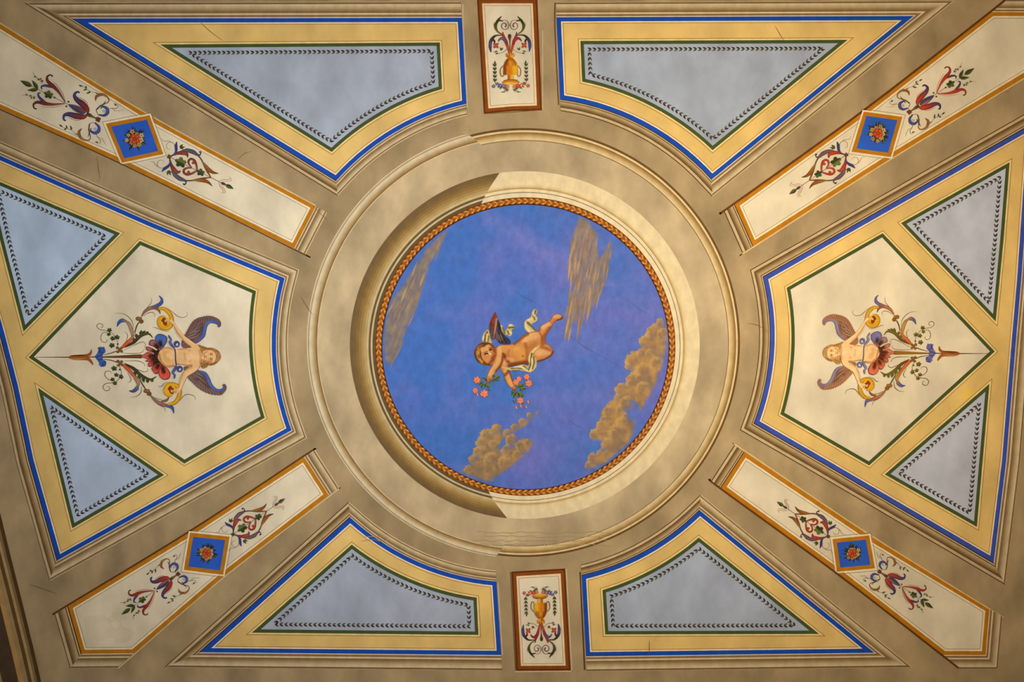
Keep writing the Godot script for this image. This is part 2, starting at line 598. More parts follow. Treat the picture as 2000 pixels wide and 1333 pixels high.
# A cloud's soft body: pigment mixed into the sky colour towards its outline, with paler curled rims of the puffs.
func cloud_body(o: Node, region: PackedVector2Array, soft: float, dark: Color, pale: Color, puffs: Array, amount := 1.0) -> void:
	var poly := smooth_closed(region, 4)
	var kept := PackedVector2Array()
	for p in poly:
		var c := Vector2(1026, 678)
		kept.append(p if inside_sky(p) else c + (p - c).normalized() * 279.0)
	var gap := 1.6
	var dense := PackedVector2Array()
	for i in kept.size():
		var a := kept[i]
		var b := kept[(i + 1) % kept.size()]
		var n := maxi(1, int(a.distance_to(b) / 3.0))
		for j in n:
			dense.append(a.lerp(b, float(j) / n))
	var closed := dense.duplicate()
	closed.append(dense[0])
	var box := Rect2(dense[0], Vector2.ZERO)
	for p in dense:
		box = box.expand(p)
	for q in puffs:
		box = box.expand(Vector2(q[0], q[1]) - Vector2.ONE * q[2] * 1.3).expand(Vector2(q[0], q[1]) + Vector2.ONE * q[2] * 1.3)
	var L := Layer.new()
	var hh := up()
	var nx := int(box.size.x / gap) + 2
	var ny := int(box.size.y / gap) + 2
	var cols := []
	var ins := []
	for j in ny:
		for i in nx:
			var p := box.position + Vector2(i, j) * gap
			var s := sky_at(p)
			var a := 0.0
			var n := cloud_noise.get_noise_2d(p.x * 6.0, p.y * 6.0)
			var n2 := cloud_noise.get_noise_2d(p.x * 2.2 + 70.0, p.y * 2.2)
			var n3 := cloud_noise.get_noise_2d(p.x * 14.0 + 50.0, p.y * 14.0)
			var c := dark.lerp(pale, clampf(0.45 + n * 0.9 + n2 * 0.9, 0.0, 1.0))
			if Geometry2D.is_point_in_polygon(p, dense):
				a = amount * smoothstep(0.0, 1.0, away(p, closed) / soft * (1.15 + 0.7 * n + 0.5 * n3))
			for q in puffs:
				var at := Vector2(q[0], q[1])
				var pd := p.distance_to(at) / float(q[2]) + 0.3 * n3
				if pd < 1.25:
					var off := clampf((p - at).normalized().dot(Vector2(-0.75, -0.66)) * 1.2 + 0.25, 0.0, 1.0)
					var rim := smoothstep(0.45, 0.88, pd) * smoothstep(1.08, 0.92, pd) * off
					c = c.lerp(pale.lerp(k(196, 158, 98), 0.6), 0.75 * rim)
					c = c.lerp(dark, 0.35 * smoothstep(0.8, 0.2, pd) * (1.0 - off))
					a = maxf(a, lerpf(smoothstep(1.15, 0.25, pd) * 0.85, smoothstep(1.06, 0.9, pd), off))
			var here := a > 0.03 and inside_sky(p)
			ins.append(here)
			cols.append(s.lerp(c, clampf(a, 0.0, 1.0)))
	for j in ny - 1:
		for i in nx - 1:
			var q := [j * nx + i, j * nx + i + 1, (j + 1) * nx + i + 1, (j + 1) * nx + i]
			if ins[q[0]] and ins[q[1]] and ins[q[2]] and ins[q[3]]:
				var pp := [Vector2(i, j), Vector2(i + 1, j), Vector2(i + 1, j + 1), Vector2(i, j + 1)].map(func(w): return box.position + w * gap)
				tri(L, pp[0], pp[1], pp[2], hh, hh, hh, cols[q[0]], cols[q[1]], cols[q[2]])
				tri(L, pp[0], pp[2], pp[3], hh, hh, hh, cols[q[0]], cols[q[2]], cols[q[3]])
	commit(L, "cloud_body", o, mat_paint)

func clouds() -> void:
	streak_cloud("long thin tan cloud streak hugging the gilded rope beyond the cherub's head", v2([878, 444, 866, 478, 842, 520, 826, 575, 806, 622, 792, 660, 776, 700, 758, 715, 746, 690, 748, 640, 760, 590, 784, 556, 806, 520, 838, 476]), Vector2(-0.42, 1), 46, 60, 11, Vector2(805, 580))
	streak_cloud("tan cloud of vertical brush streaks above the cherub's raised foot", v2([1132, 416, 1118, 452, 1110, 490, 1106, 540, 1116, 560, 1106, 610, 1100, 664, 1112, 660, 1122, 632, 1134, 652, 1146, 618, 1166, 596, 1182, 566, 1192, 530, 1198, 482, 1188, 466, 1172, 500, 1168, 452, 1156, 440, 1148, 420]), Vector2(-0.17, 1), 90, 78, 12, Vector2(1148, 540))
	var z := func(a): return sh(720, 580, 0.3, a)
	var o := thing("cloud", "tall billowing tan cloud climbing the gilded rope toward the cherub's foot", "cloud", Vector2(1240, 770), "painted clouds in the sky")
	lay = 1.2
	cloud_body(o, z.call([1955, 165, 1880, 150, 1800, 225, 1755, 330, 1685, 375, 1655, 430, 1700, 490, 1670, 540, 1610, 590, 1600, 650, 1550, 680, 1500, 750, 1485, 850, 1440, 885, 1460, 935, 1520, 960, 1500, 1010, 1440, 1030, 1415, 1100, 1470, 1130, 1560, 1090, 1640, 1030, 1730, 910, 1745, 800, 1700, 780, 1685, 740, 1720, 700, 1770, 760, 1800, 720, 1890, 560, 1935, 400, 1960, 250]), 12.0, k(132, 108, 86), k(166, 130, 82), [[1278, 650, 17], [1262, 668, 15], [1296, 655, 14], [1240, 706, 20], [1256, 726, 17], [1282, 712, 15], [1240, 744, 18], [1255, 760, 14], [1214, 762, 14], [1224, 790, 16], [1190, 806, 14], [1176, 836, 15], [1164, 850, 14], [1204, 846, 17], [1216, 828, 14], [1188, 870, 15], [1160, 898, 14], [1205, 835, 9], [1199, 847, 8], [1290, 630, 9], [1252, 690, 9], [1268, 690, 8], [1228, 718, 8], [1248, 738, 8], [1230, 750, 8], [1206, 778, 8], [1210, 800, 9], [1180, 820, 8], [1150, 910, 9], [1172, 886, 8], [1222, 815, 8]])
	o = thing("cloud", "broad tan cloud bank below the cherub's roses", "cloud", Vector2(975, 880), "painted clouds in the sky")
	lay = 1.2
	cloud_body(o, z.call([1105, 722, 1020, 790, 930, 828, 880, 870, 800, 862, 740, 890, 712, 980, 700, 1028, 655, 1036, 642, 1090, 580, 1142, 690, 1205, 800, 1215, 870, 1160, 960, 1100, 1050, 1015, 1085, 930, 1000, 908, 935, 960, 880, 1000, 872, 960, 912, 920, 1000, 872, 1060, 822, 1115, 760]), 12.0, k(126, 104, 84), k(156, 124, 82), [[952, 852, 16], [970, 842, 14], [942, 868, 14], [938, 886, 15], [924, 898, 10], [1000, 862, 14], [1018, 872, 12], [990, 880, 12], [960, 900, 16], [985, 905, 14], [1006, 835, 9], [1020, 824, 8], [1034, 812, 7], [990, 846, 8], [945, 850, 7], [962, 868, 8], [930, 880, 7], [1030, 866, 8], [1010, 890, 10], [914, 918, 9]])

# ---- cherub ----------------------------------------------------------------------------------------------------------
func cherub() -> void:
	var z := func(a): return sh(910, 590, 0.105, a)
	var o := thing("cherub", "winged cherub flying face down across the blue sky with cream drapery and rosy bouquets", "cherub", Vector2(1005, 680))
	var cloth := k(182, 164, 114)
	var fold := k(88, 74, 42)
	var shine := k(216, 202, 156)
	canvas(o, "drapery", smooth_closed(z.call([330, 752, 300, 690, 330, 590, 400, 518, 440, 560, 450, 660, 475, 770]), 4), 1.3, cloth, [[z.call([395, 560, 360, 640, 350, 740]), 3.0, fold, 0.9], [z.call([425, 640, 410, 740]), 2.4, fold, 0.7], [z.call([330, 640, 320, 700]), 2.5, shine, 0.7], [z.call([390, 600, 385, 720]), 1.8, shine, 0.8]])
	canvas(o, "drapery", smooth_closed(z.call([640, 425, 690, 460, 725, 540, 770, 490, 800, 420, 860, 415, 920, 480, 880, 505, 850, 520, 862, 585, 820, 640, 770, 612, 715, 610, 670, 540]), 4), 1.3, cloth, [[z.call([690, 480, 720, 590]), 3.0, fold, 0.8], [z.call([800, 480, 860, 470, 900, 480]), 3.2, fold, 0.9], [z.call([770, 540, 800, 600]), 2.4, fold, 0.8], [z.call([820, 560, 840, 590]), 2.4, shine, 0.8], [z.call([820, 445, 850, 440]), 2.4, shine, 0.8]])
	canvas(o, "drapery", smooth_closed(z.call([1130, 545, 1088, 480, 1088, 380, 1130, 330, 1200, 285, 1228, 200, 1262, 138, 1312, 138, 1332, 180, 1300, 250, 1335, 310, 1308, 362, 1222, 412, 1250, 470, 1305, 530, 1240, 560, 1180, 568]), 4), 1.3, cloth, [[z.call([1300, 160, 1280, 220]), 2.6, fold, 0.9], [z.call([1150, 390, 1220, 450, 1290, 520]), 3.6, fold, 0.9], [z.call([1250, 250, 1280, 330]), 2.6, fold, 0.7], [z.call([1110, 400, 1130, 480, 1180, 550]), 3, shine, 0.75], [z.call([1160, 340, 1230, 320]), 3.2, shine, 0.7], [z.call([1250, 190, 1265, 260]), 2.2, shine, 0.8]])
	canvas(o, "wing", smooth_closed(z.call([545, 188, 572, 250, 590, 330, 585, 450, 560, 560, 540, 690, 480, 695, 442, 610, 428, 480, 442, 380, 482, 290]), 4), 1.3, k(110, 66, 54), [[z.call([550, 210, 500, 320, 460, 450]), 5, k(126, 44, 36), 0.8], [z.call([575, 320, 545, 500, 520, 640]), 3.5, k(176, 128, 84), 0.8], [z.call([480, 480, 480, 660]), 5, k(92, 74, 88), 0.8], [z.call([520, 420, 500, 640]), 1.6, k(52, 36, 40), 0.8], [z.call([470, 380, 455, 560]), 1.6, k(52, 36, 40), 0.7]])
	canvas(o, "wing", smooth_closed(z.call([590, 318, 640, 430, 672, 550, 740, 640, 805, 690, 835, 775, 760, 790, 690, 790, 620, 770, 570, 710, 525, 640, 560, 520, 578, 400]), 4), 1.3, k(58, 54, 66), [[z.call([640, 620, 660, 700]), 4.5, k(140, 126, 70), 0.8], [z.call([560, 560, 590, 690]), 5, k(112, 88, 92), 0.7], [z.call([740, 680, 790, 740]), 5, k(44, 52, 96), 0.8], [z.call([610, 380, 630, 500]), 3, k(40, 32, 38), 0.9], [z.call([600, 540, 680, 760]), 1.5, k(34, 30, 38), 0.9], [z.call([660, 600, 760, 770]), 1.5, k(34, 30, 38), 0.9]])
	var body: PackedVector2Array = z.call([620, 805, 690, 795, 760, 795, 830, 790, 900, 760, 980, 700, 1050, 630, 1130, 585, 1240, 553, 1330, 548, 1365, 500, 1400, 440, 1480, 392, 1560, 350, 1592, 298, 1630, 245, 1700, 218, 1768, 240, 1812, 292, 1780, 328, 1700, 350, 1642, 384, 1592, 462, 1535, 560, 1478, 640, 1484, 700, 1482, 775, 1540, 795, 1595, 852, 1635, 925, 1610, 985, 1540, 1042, 1440, 1090, 1330, 1122, 1250, 1150, 1150, 1165, 1060, 1165, 950, 1180, 860, 1200, 808, 1225, 815, 1290, 845, 1375, 872, 1465, 902, 1545, 945, 1615, 920, 1652, 850, 1612, 782, 1552, 724, 1445, 700, 1355, 640, 1250, 645, 1205, 600, 1268, 532, 1342, 497, 1402, 478, 1462, 442, 1512, 400, 1492, 385, 1440, 392, 1370, 412, 1318, 450, 1232, 488, 1172, 440, 1182, 330, 1168, 250, 1132, 190, 1062, 160, 980, 170, 890, 220, 812, 300, 762, 400, 757, 480, 782, 530, 832, 565, 848])
	var deep := k(100, 50, 28)
	var warm := k(170, 104, 54)
	var pale := k(206, 156, 104)
	canvas(o, "body", smooth_closed(body, 3), 1.15, k(182, 122, 70), [
		[z.call([700, 850, 900, 840, 1000, 900, 1050, 1000]), 14, k(190, 134, 74), 0.9],
		[z.call([980, 960, 1080, 940]), 13, k(196, 136, 66), 0.9],
		[z.call([1080, 690, 1250, 640, 1340, 600]), 12, pale, 0.85],
		[z.call([830, 1190, 1000, 1160, 1120, 1140]), 9, deep, 0.85],
		[z.call([1100, 780, 1130, 860, 1140, 960, 1130, 1060]), 5, k(140, 78, 42), 0.6],
		[z.call([800, 900, 780, 980, 800, 1060]), 5, k(150, 90, 48), 0.5],
		[z.call([920, 880, 960, 860]), 6, k(206, 156, 96), 0.5],
		[z.call([1360, 560, 1400, 620, 1420, 700]), 4, k(140, 78, 42), 0.6],
		[z.call([1390, 470, 1370, 530]), 3, k(130, 70, 38), 0.7],
		[z.call([900, 780, 1000, 710, 1080, 640, 1150, 600]), 4.5, k(136, 72, 36), 0.85],
		[z.call([1420, 470, 1520, 410]), 8, pale, 0.8],
		[z.call([1560, 500, 1490, 600, 1440, 680, 1430, 770]), 7, k(140, 76, 42), 0.85],
		[z.call([1600, 380, 1660, 330]), 5, k(170, 100, 56), 0.7],
		[z.call([1660, 270, 1740, 260]), 6, pale, 0.7],
		[z.call([1700, 340, 1790, 320]), 2.5, k(96, 48, 30), 0.9],
		[z.call([1800, 270, 1770, 300, 1795, 320]), 1.8, k(90, 46, 30), 0.9],
		[z.call([1340, 950, 1450, 930, 1540, 930]), 10, k(202, 152, 108), 0.9],
		[z.call([1400, 830, 1500, 870, 1570, 900]), 5, k(150, 84, 46), 0.8],
		[z.call([1620, 930, 1590, 1000, 1480, 1070, 1330, 1115]), 4, deep, 0.85],
		[z.call([1300, 780, 1200, 850, 1150, 900]), 7, k(170, 104, 58), 0.75],
		[z.call([1060, 1010]), 3, deep, 0.6],
		[z.call([710, 990, 740, 1060, 790, 1110]), 4.5, k(96, 50, 30), 0.9],
		[z.call([770, 1060, 860, 1080]), 6, k(220, 160, 108), 0.6],
		[z.call([700, 1090, 720, 1170]), 5, pale, 0.7],
		[z.call([620, 860, 620, 1000, 590, 1130, 500, 1260, 440, 1380]), 7, pale, 0.85],
		[z.call([690, 960, 680, 1090, 640, 1190, 560, 1290]), 3.4, k(124, 64, 34), 0.9],
		[z.call([560, 870, 550, 1000, 500, 1150, 430, 1270]), 2.4, k(168, 104, 58), 0.8],
		[z.call([430, 1400, 430, 1480]), 4, warm, 0.7],
		[z.call([470, 1450, 440, 1505]), 1.6, k(110, 56, 36), 0.9],
		[z.call([455, 1420, 420, 1495]), 1.2, k(124, 66, 40), 0.8],
		[z.call([425, 1440, 402, 1485]), 1.1, k(124, 66, 40), 0.7],
		[z.call([730, 1270, 780, 1400, 830, 1510, 880, 1590]), 5, pale, 0.75],
		[z.call([815, 1240, 780, 1310, 730, 1360]), 4.5, deep, 0.7],
		[z.call([810, 1290, 862, 1440, 900, 1540]), 2.4, deep, 0.8],
		[z.call([860, 1590, 925, 1640]), 1.3, k(120, 62, 38), 0.8],
		[z.call([880, 1570, 935, 1620]), 1.1, k(120, 62, 38), 0.7],
		[outline_ring(smooth_closed(body, 3)), 1.7, k(92, 46, 26), 0.62],
		# face
		[z.call([330, 900, 400, 860]), 9, k(206, 150, 92), 0.9],
		[z.call([350, 1010, 430, 1060]), 9, k(190, 126, 76), 0.85],
		[z.call([400, 930, 470, 990]), 3.4, k(222, 174, 122), 0.9],
		[z.call([530, 880, 535, 980, 500, 1080, 440, 1140]), 5, k(122, 66, 36), 0.9],
		[z.call([500, 1000, 520, 960]), 5, k(180, 116, 70), 0.6],
		[z.call([340, 955, 375, 935, 400, 920]), 1.8, k(120, 66, 36), 0.85],
		[z.call([430, 860, 470, 855, 500, 850]), 1.8, k(120, 66, 36), 0.85],
		[z.call([360, 975, 385, 965, 405, 960]), 2.3, k(66, 34, 26), 1.0],
		[z.call([440, 895, 465, 885, 480, 885]), 2.3, k(66, 34, 26), 1.0],
		[z.call([378, 985, 400, 985]), 1.2, k(226, 190, 160), 0.7],
		[z.call([470, 1000, 490, 975]), 1.7, k(128, 64, 40), 0.85],
		[z.call([468, 960, 476, 985]), 1.5, k(236, 186, 138), 0.9],
		[z.call([465, 1050, 495, 1030, 515, 1000]), 1.8, k(150, 56, 44), 0.95],
		[z.call([380, 1090, 420, 1110]), 4, k(200, 130, 80), 0.5],
	], Rect2(936, 668, 34, 50))
	var hair := k(112, 70, 34)
	canvas(o, "hair", smooth_closed(z.call([540, 850, 530, 832, 480, 780, 400, 752, 300, 756, 215, 808, 165, 888, 152, 980, 184, 1066, 245, 1140, 330, 1178, 420, 1192, 462, 1180, 440, 1150, 390, 1140, 330, 1088, 292, 1020, 286, 950, 266, 885, 284, 845, 340, 838, 392, 800, 440, 795, 500, 862]), 3), 1.2, hair, [[z.call([210, 940, 230, 1040, 290, 1110]), 5, k(186, 136, 70), 0.8], [z.call([240, 880, 250, 960]), 3, k(196, 148, 78), 0.7], [z.call([250, 800, 340, 780, 430, 775]), 4, k(84, 52, 28), 0.8], [z.call([170, 920, 180, 1040, 240, 1130]), 2.2, k(78, 48, 28), 0.8], [z.call([270, 900, 262, 990, 300, 1080]), 1.5, k(90, 56, 30), 0.8], [z.call([230, 990, 250, 1050]), 1.4, k(90, 56, 30), 0.8], [z.call([200, 1000, 215, 1070, 270, 1125]), 1.2, k(84, 50, 28), 0.9], [z.call([250, 1060, 300, 1130, 360, 1150]), 1.4, k(190, 140, 72), 0.8], [z.call([205, 870, 240, 830, 300, 800]), 1.6, k(156, 106, 54), 0.8], [z.call([330, 1140, 430, 1170]), 3, k(96, 58, 32), 0.8]])
	canvas(o, "loincloth", smooth_closed(z.call([1385, 800, 1350, 850, 1262, 930, 1242, 985, 1300, 1050, 1318, 1150, 1296, 1230, 1205, 1312, 1110, 1292, 1040, 1278, 900, 1290, 820, 1272, 690, 1236, 668, 1200, 800, 1222, 960, 1190, 1060, 1166, 1150, 1192, 1172, 1150, 1162, 1060, 1190, 950, 1240, 885, 1310, 838]), 3), 1.2, cloth, [[z.call([1230, 960, 1200, 1060, 1200, 1180, 1160, 1290]), 2.6, fold, 0.9], [z.call([1260, 1020, 1270, 1120, 1240, 1240]), 2.2, fold, 0.85], [z.call([1080, 1200, 1140, 1260]), 3, fold, 0.8], [z.call([840, 1240, 960, 1230, 1040, 1250]), 2.0, fold, 0.8], [z.call([860, 1285, 1000, 1282]), 2.0, k(70, 58, 34), 0.9], [z.call([1185, 1000, 1180, 1120]), 2.2, shine, 0.9], [z.call([1225, 1060, 1230, 1180, 1190, 1280]), 2.0, shine, 0.9], [z.call([900, 1215, 1020, 1205, 1100, 1240, 1160, 1290]), 2.0, shine, 0.9], [z.call([1300, 860, 1240, 940]), 2.2, shine, 0.8]])
	# the two rose sprays in the cherub's hands
	var w := func(x, y): return Vector2(910 + x * 0.105, 670 + y * 0.105)
	for s in 2:
		var r := thing("rose_spray", ["small pink rose spray hanging from the cherub's forward hand", "longer pink rose spray with buds hanging from the cherub's rear hand"][s], "flowers", w.call([300, 1000][s], [800, 900][s]), "rose sprays held by the cherub")
		lay = 5.6
		var leaves: Array = [[[380, 720, 300, 640, 7], [330, 740, 250, 790, 7], [380, 740, 440, 850, 7], [340, 770, 280, 850, 7], [380, 760, 370, 830, 6], [520, 680, 640, 610, 8], [530, 640, 480, 610, 6], [540, 690, 500, 740, 6], [560, 690, 630, 690, 5], [250, 740, 190, 770, 4], [400, 850, 460, 890, 3.5]], [[950, 830, 1020, 760, 7], [1000, 840, 1130, 850, 8], [990, 820, 1080, 760, 7], [1010, 850, 1060, 900, 6], [920, 900, 850, 980, 9], [960, 920, 880, 1040, 8], [970, 930, 1080, 990, 9], [990, 960, 1040, 1020, 7], [920, 880, 830, 920, 4], [890, 1060, 910, 1130, 4], [1080, 1090, 1060, 1150, 4]]][s]
		for q in leaves:
			leaf(r, "leaf", w.call(q[0], q[1]), w.call(q[2], q[3]), q[4] * 0.95, k(48, 72, 44), k(98, 112, 44))
		for q in [[[205, 690, 6.2], [178, 888, 5.0], [345, 945, 6.6], [225, 960, 3.2], [290, 960, 3.2]], [[930, 735, 5.4], [985, 672, 4.6], [1130, 632, 5.2], [1168, 752, 6.2], [1010, 1072, 6.0], [1165, 1100, 4.2], [945, 1205, 3.6], [1030, 1180, 3.6], [1130, 1190, 3.4]]][s]:
			var at: Vector2 = w.call(q[0], q[1])
			if q[2] < 4.3:
				leaf(r, "bud", at - Vector2(1.2, q[2]), at + Vector2(0.8, q[2]), 3.6, k(230, 150, 120), k(196, 92, 70))
			else:
				var rose := bloom(r, "rose", at, q[2] * 1.12, k(230, 146, 108), k(190, 92, 66), k(216, 120, 76), 6, q[0])
				bloom(rose, "inner_petals", at + Vector2(0.6, 0.4), q[2] * 0.6, k(240, 170, 120), k(206, 96, 62), k(170, 60, 40), 4, q[0] + 1.0)

# ---- winged women ----------------------------------------------------------------------------------------------------
func winged_woman(label: String, label2: String, where: Transform2D, tint: Dictionary) -> void:
	var a := func(q): return sh(270, 600, 0.1425, q)
	var b := func(q): return sh(160, 560, 0.195, q)
	var e := func(q): return sh(50, 560, 0.15, q)
	# the acanthus candelabrum
	var o := thing("acanthus_scroll", label2, "scrollwork", where * Vector2(240, 694), "acanthus scrolls under the winged women")
	T = where
	rib(o, "spear", e.call([125, 922, 350, 921, 560, 922]), [0.6, 1.4, 2.2], [k(96, 74, 58)])
	rib(o, "main_stem", b.call([60, 706, 250, 706, 420, 703, 600, 700]), [1.6, 3.0, 5.6, 8.0], [k(96, 62, 36), tint.stem, tint.stem], 0.6)
	var calyx := patch(o, "calyx", e.call([555, 920, 600, 895, 700, 888, 800, 880, 840, 850, 855, 815, 868, 850, 855, 890, 820, 915, 850, 945, 880, 990, 880, 1025, 850, 1000, 810, 965, 740, 960, 640, 958, 580, 942]), k(150, 84, 38), 3)
	rib(calyx, "calyx_light", e.call([575, 938, 680, 945, 800, 935]), [0.5, 3.0, 0.6], [k(214, 150, 56)])
	rib(calyx, "calyx_shade", e.call([590, 905, 700, 898, 800, 895]), [0.6, 2.4, 0.5], [k(78, 38, 26)])
	patch(o, "cornflower", e.call([905, 915, 940, 860, 955, 810, 985, 790, 1020, 800, 1022, 860, 1000, 910, 1010, 950, 1040, 1030, 1000, 1045, 970, 1020, 940, 960]), tint.blue.darkened(0.2), 3)
	for q in [[945, 800, 1020, 830], [1020, 790, 1010, 880], [910, 910, 1000, 880], [930, 950, 1010, 930], [960, 1020, 1020, 960], [1040, 1030, 1010, 960], [985, 1045, 1000, 980], [975, 790, 990, 860]]:
		leaf(o, "cornflower_petal", e.call([q[2], q[3]])[0], e.call([q[0], q[1]])[0] + (e.call([q[0], q[1]])[0] - e.call([q[2], q[3]])[0]) * 0.12, 9.5, tint.blue, tint.blue.darkened(0.25))
	# both arms of the scroll, upper then lower, drawn separately as they differ
	var arms := [
		{"branch": [220, 685, 290, 668, 350, 648], "knot": [380, 634], "red": [395, 622, 450, 570, 500, 522, 530, 480], "fork": [510, 515, 500, 440, 470, 370, 440, 352], "tip": [455, 352, 410, 340, 375, 360, 356, 402], "green": [430, 610, 520, 560, 590, 495, 670, 474, 712, 515], "lobes": [[520, 545, 505, 490], [560, 515, 540, 470], [590, 490, 600, 435], [610, 480, 640, 440], [650, 475, 670, 450]], "stem": [530, 470, 550, 400, 572, 360], "joint": [582, 335], "sweep": [600, 300, 640, 245, 710, 212, 780, 222], "flower": [700, 205, 760, 190, 800, 160, 800, 120, 772, 92], "hook": [720, 215, 770, 235, 788, 275], "tendril": [[845, 212, 910, 255, 960, 298, 1020, 310, 1058, 285, 1052, 250], [610, 290, 650, 220, 695, 165, 700, 112], [620, 300, 660, 268, 710, 260, 735, 285, 722, 306], [520, 420, 505, 350, 450, 290, 390, 268, 335, 270], [440, 560, 460, 500, 450, 470, 430, 450], [420, 640, 540, 580, 610, 556, 640, 580, 625, 605], [400, 665, 520, 672, 600, 660, 625, 625], [710, 410, 740, 412, 770, 425, 850, 450, 880, 440]], "vine": [345, 632, 362, 570, 345, 520, 300, 462, 240, 442, 180, 430, 152, 395, 175, 370, 212, 385, 205, 412, 190, 412], "vine2": [275, 470, 220, 460, 193, 500, 200, 545, 235, 562, 258, 540, 245, 530], "leaves": [[303, 590, 6.2], [356, 508, 5.6], [312, 520, 5.6], [278, 437, 5.4], [272, 478, 4.6], [362, 576, 2.4]], "gold": [770, 222, 832, 226, 888, 280, 904, 352, 880, 405, 836, 418, 788, 396, 776, 345, 800, 308, 838, 305], "disc": [832, 352]},
		{"branch": [220, 728, 300, 740, 362, 762], "knot": [388, 768], "red": [405, 780, 460, 820, 520, 890, 560, 960], "fork": [500, 850, 545, 920, 570, 975, 560, 1000], "tip": [565, 985, 555, 1020, 520, 1048, 478, 1044], "green": [430, 770, 520, 820, 600, 890, 690, 930, 752, 900], "lobes": [[530, 850, 540, 905], [570, 880, 590, 935], [610, 905, 630, 965], [660, 925, 665, 968], [700, 930, 720, 955]], "stem": [585, 935, 615, 985, 645, 1030], "joint": [664, 1058], "sweep": [690, 1085, 740, 1140, 810, 1178, 880, 1198], "flower": [840, 1195, 890, 1200, 915, 1225, 925, 1272], "hook": [800, 1150, 850, 1140, 880, 1105], "tendril": [[985, 1145, 1030, 1090, 1080, 1080, 1130, 1100, 1142, 1135], [700, 1110, 760, 1175, 830, 1215, 838, 1250], [720, 1105, 780, 1130, 815, 1128], [600, 1000, 595, 1060, 550, 1100, 490, 1108], [460, 860, 495, 920, 490, 950, 465, 962], [430, 745, 560, 745, 625, 770, 632, 800], [440, 770, 560, 830, 630, 855, 665, 840, 655, 815], [770, 1000, 800, 1000, 830, 970, 880, 952]], "vine": [375, 790, 400, 850, 385, 910, 350, 950, 300, 965, 245, 972, 216, 1005, 240, 1042, 280, 1035, 282, 1005, 262, 1000], "vine2": [330, 945, 270, 930, 235, 890, 245, 852, 290, 850, 300, 872], "leaves": [[328, 820, 6.2], [350, 885, 5.0], [398, 903, 5.4], [312, 930, 4.8], [335, 968, 5.0], [385, 832, 2.4]], "gold": [865, 1176, 930, 1166, 972, 1115, 985, 1052, 965, 1000, 905, 978, 855, 1002, 842, 1052, 870, 1090, 908, 1088], "disc": [898, 1036]},
	]
	for s in 2:
		var m: Dictionary = arms[s]
		rib(o, "branch", b.call(m.branch), [1.0, 1.6, 2.0], [VINE])
		for q in m.tendril:
			rib(o, "tendril", b.call(q), [0.5, 1.3, 0.9, 0.4], [k(128, 104, 80), k(110, 88, 66), k(150, 124, 96)], 0.9)
		rib(o, "vine", b.call(m.vine), [0.8, 0.9, 1.1, 1.1, 0.6], [k(100, 88, 60)], 0.9)
		rib(o, "vine", b.call(m.vine2), [0.8, 1.2, 1.0, 0.5], [k(100, 88, 60)], 0.9)
		for q in m.leaves:
			lobed(o, "vine_leaf", b.call([q[0], q[1]])[0], q[2], q[0] * 0.01, tint.leaf, tint.leaf.darkened(0.25))
		rib(o, "stem", b.call(m.stem), [1.8, 2.4, 2.0], [k(86, 74, 42)])
		rib(o, "acanthus_leaf", b.call(m.fork), [3, 8, 7, 2], [tint.fork, tint.fork.lightened(0.15), k(150, 118, 96)], 0.72)
		rib(o, "acanthus_leaf", b.call(m.green), [1.5, 6.5, 6.5, 4.0, 1.0], [tint.deep, tint.leaf, tint.leaf], 0.7)
		for q in m.lobes:
			leaf(o, "acanthus_lobe", b.call([q[0], q[1]])[0], b.call([q[2], q[3]])[0], 7.0, tint.leaf, tint.leaf.darkened(0.2))
		rib(o, "acanthus_leaf", b.call(m.red), [3, 8, 6, 1.5], [tint.red, tint.red.lightened(0.1), tint.fork], 0.7)
		rib(o, "leaf_tip", b.call(m.tip), [3, 8, 6, 1], [tint.fork, tint.blue, tint.blue.darkened(0.2)], 0.75)
		rib(o, "scroll_leaf", b.call(m.sweep), [2, 6, 7.5, 5], [tint.sweep, tint.sweep.lightened(0.12), tint.sweep], 0.7)
		rib(o, "scroll_leaf", b.call(m.hook), [4, 5, 1], [tint.sweep, k(112, 92, 78)], 0.75)
		rib(o, "scroll_tip", b.call(m.flower), [4, 7, 7, 4, 0.8], [tint.sweep, tint.blue, tint.blue, tint.blue.darkened(0.25)], 0.78)
		var j: Vector2 = b.call(m.joint)[0]
		dot(o, "joint", j + Vector2(-3.4, -2.4), 4.6, 4.2, tint.knot.lightened(0.1), tint.knot.darkened(0.3))
		dot(o, "joint", j + Vector2(3, 3), 4.6, 4.2, tint.knot, tint.knot.darkened(0.35))
		dot(o, "joint", j + Vector2(1, -3), 3.6, 3.2, tint.knot.lightened(0.18), tint.knot.darkened(0.2))
		var kn: Vector2 = b.call(m.knot)[0]
		for q in [Vector2(-4, -4), Vector2(4, 3), Vector2(-3, 4), Vector2(0, 0), Vector2(3, -3)]:
			dot(o, "knot", kn + q, 3.0, 2.7, tint.knot.lightened(0.05), tint.knot.darkened(0.35))
		rib(o, "gold_scroll", b.call(m.gold), [4, 8, 8.5, 8.5, 8.5, 9, 8.5, 7, 3], [GOLD], 0.72)
		var dc: Vector2 = b.call(m.disc)[0]
		var disc := dot(o, "gold_disc", dc, 9.5, 10.0, GOLD, GOLD)
		for q in [[-3, -2], [3, -1], [0, 3], [-1, -5], [2, 5]]:
			dot(disc, "disc_flower", dc + Vector2(q[0], q[1]), 3.4, 3.2, k(164, 78, 26), k(104, 40, 18))
	# the woman
	o = thing("winged_woman", label, "figure", where * Vector2(385, 690), "winged women on the cream panels")
	T = where
	lay = 9.0
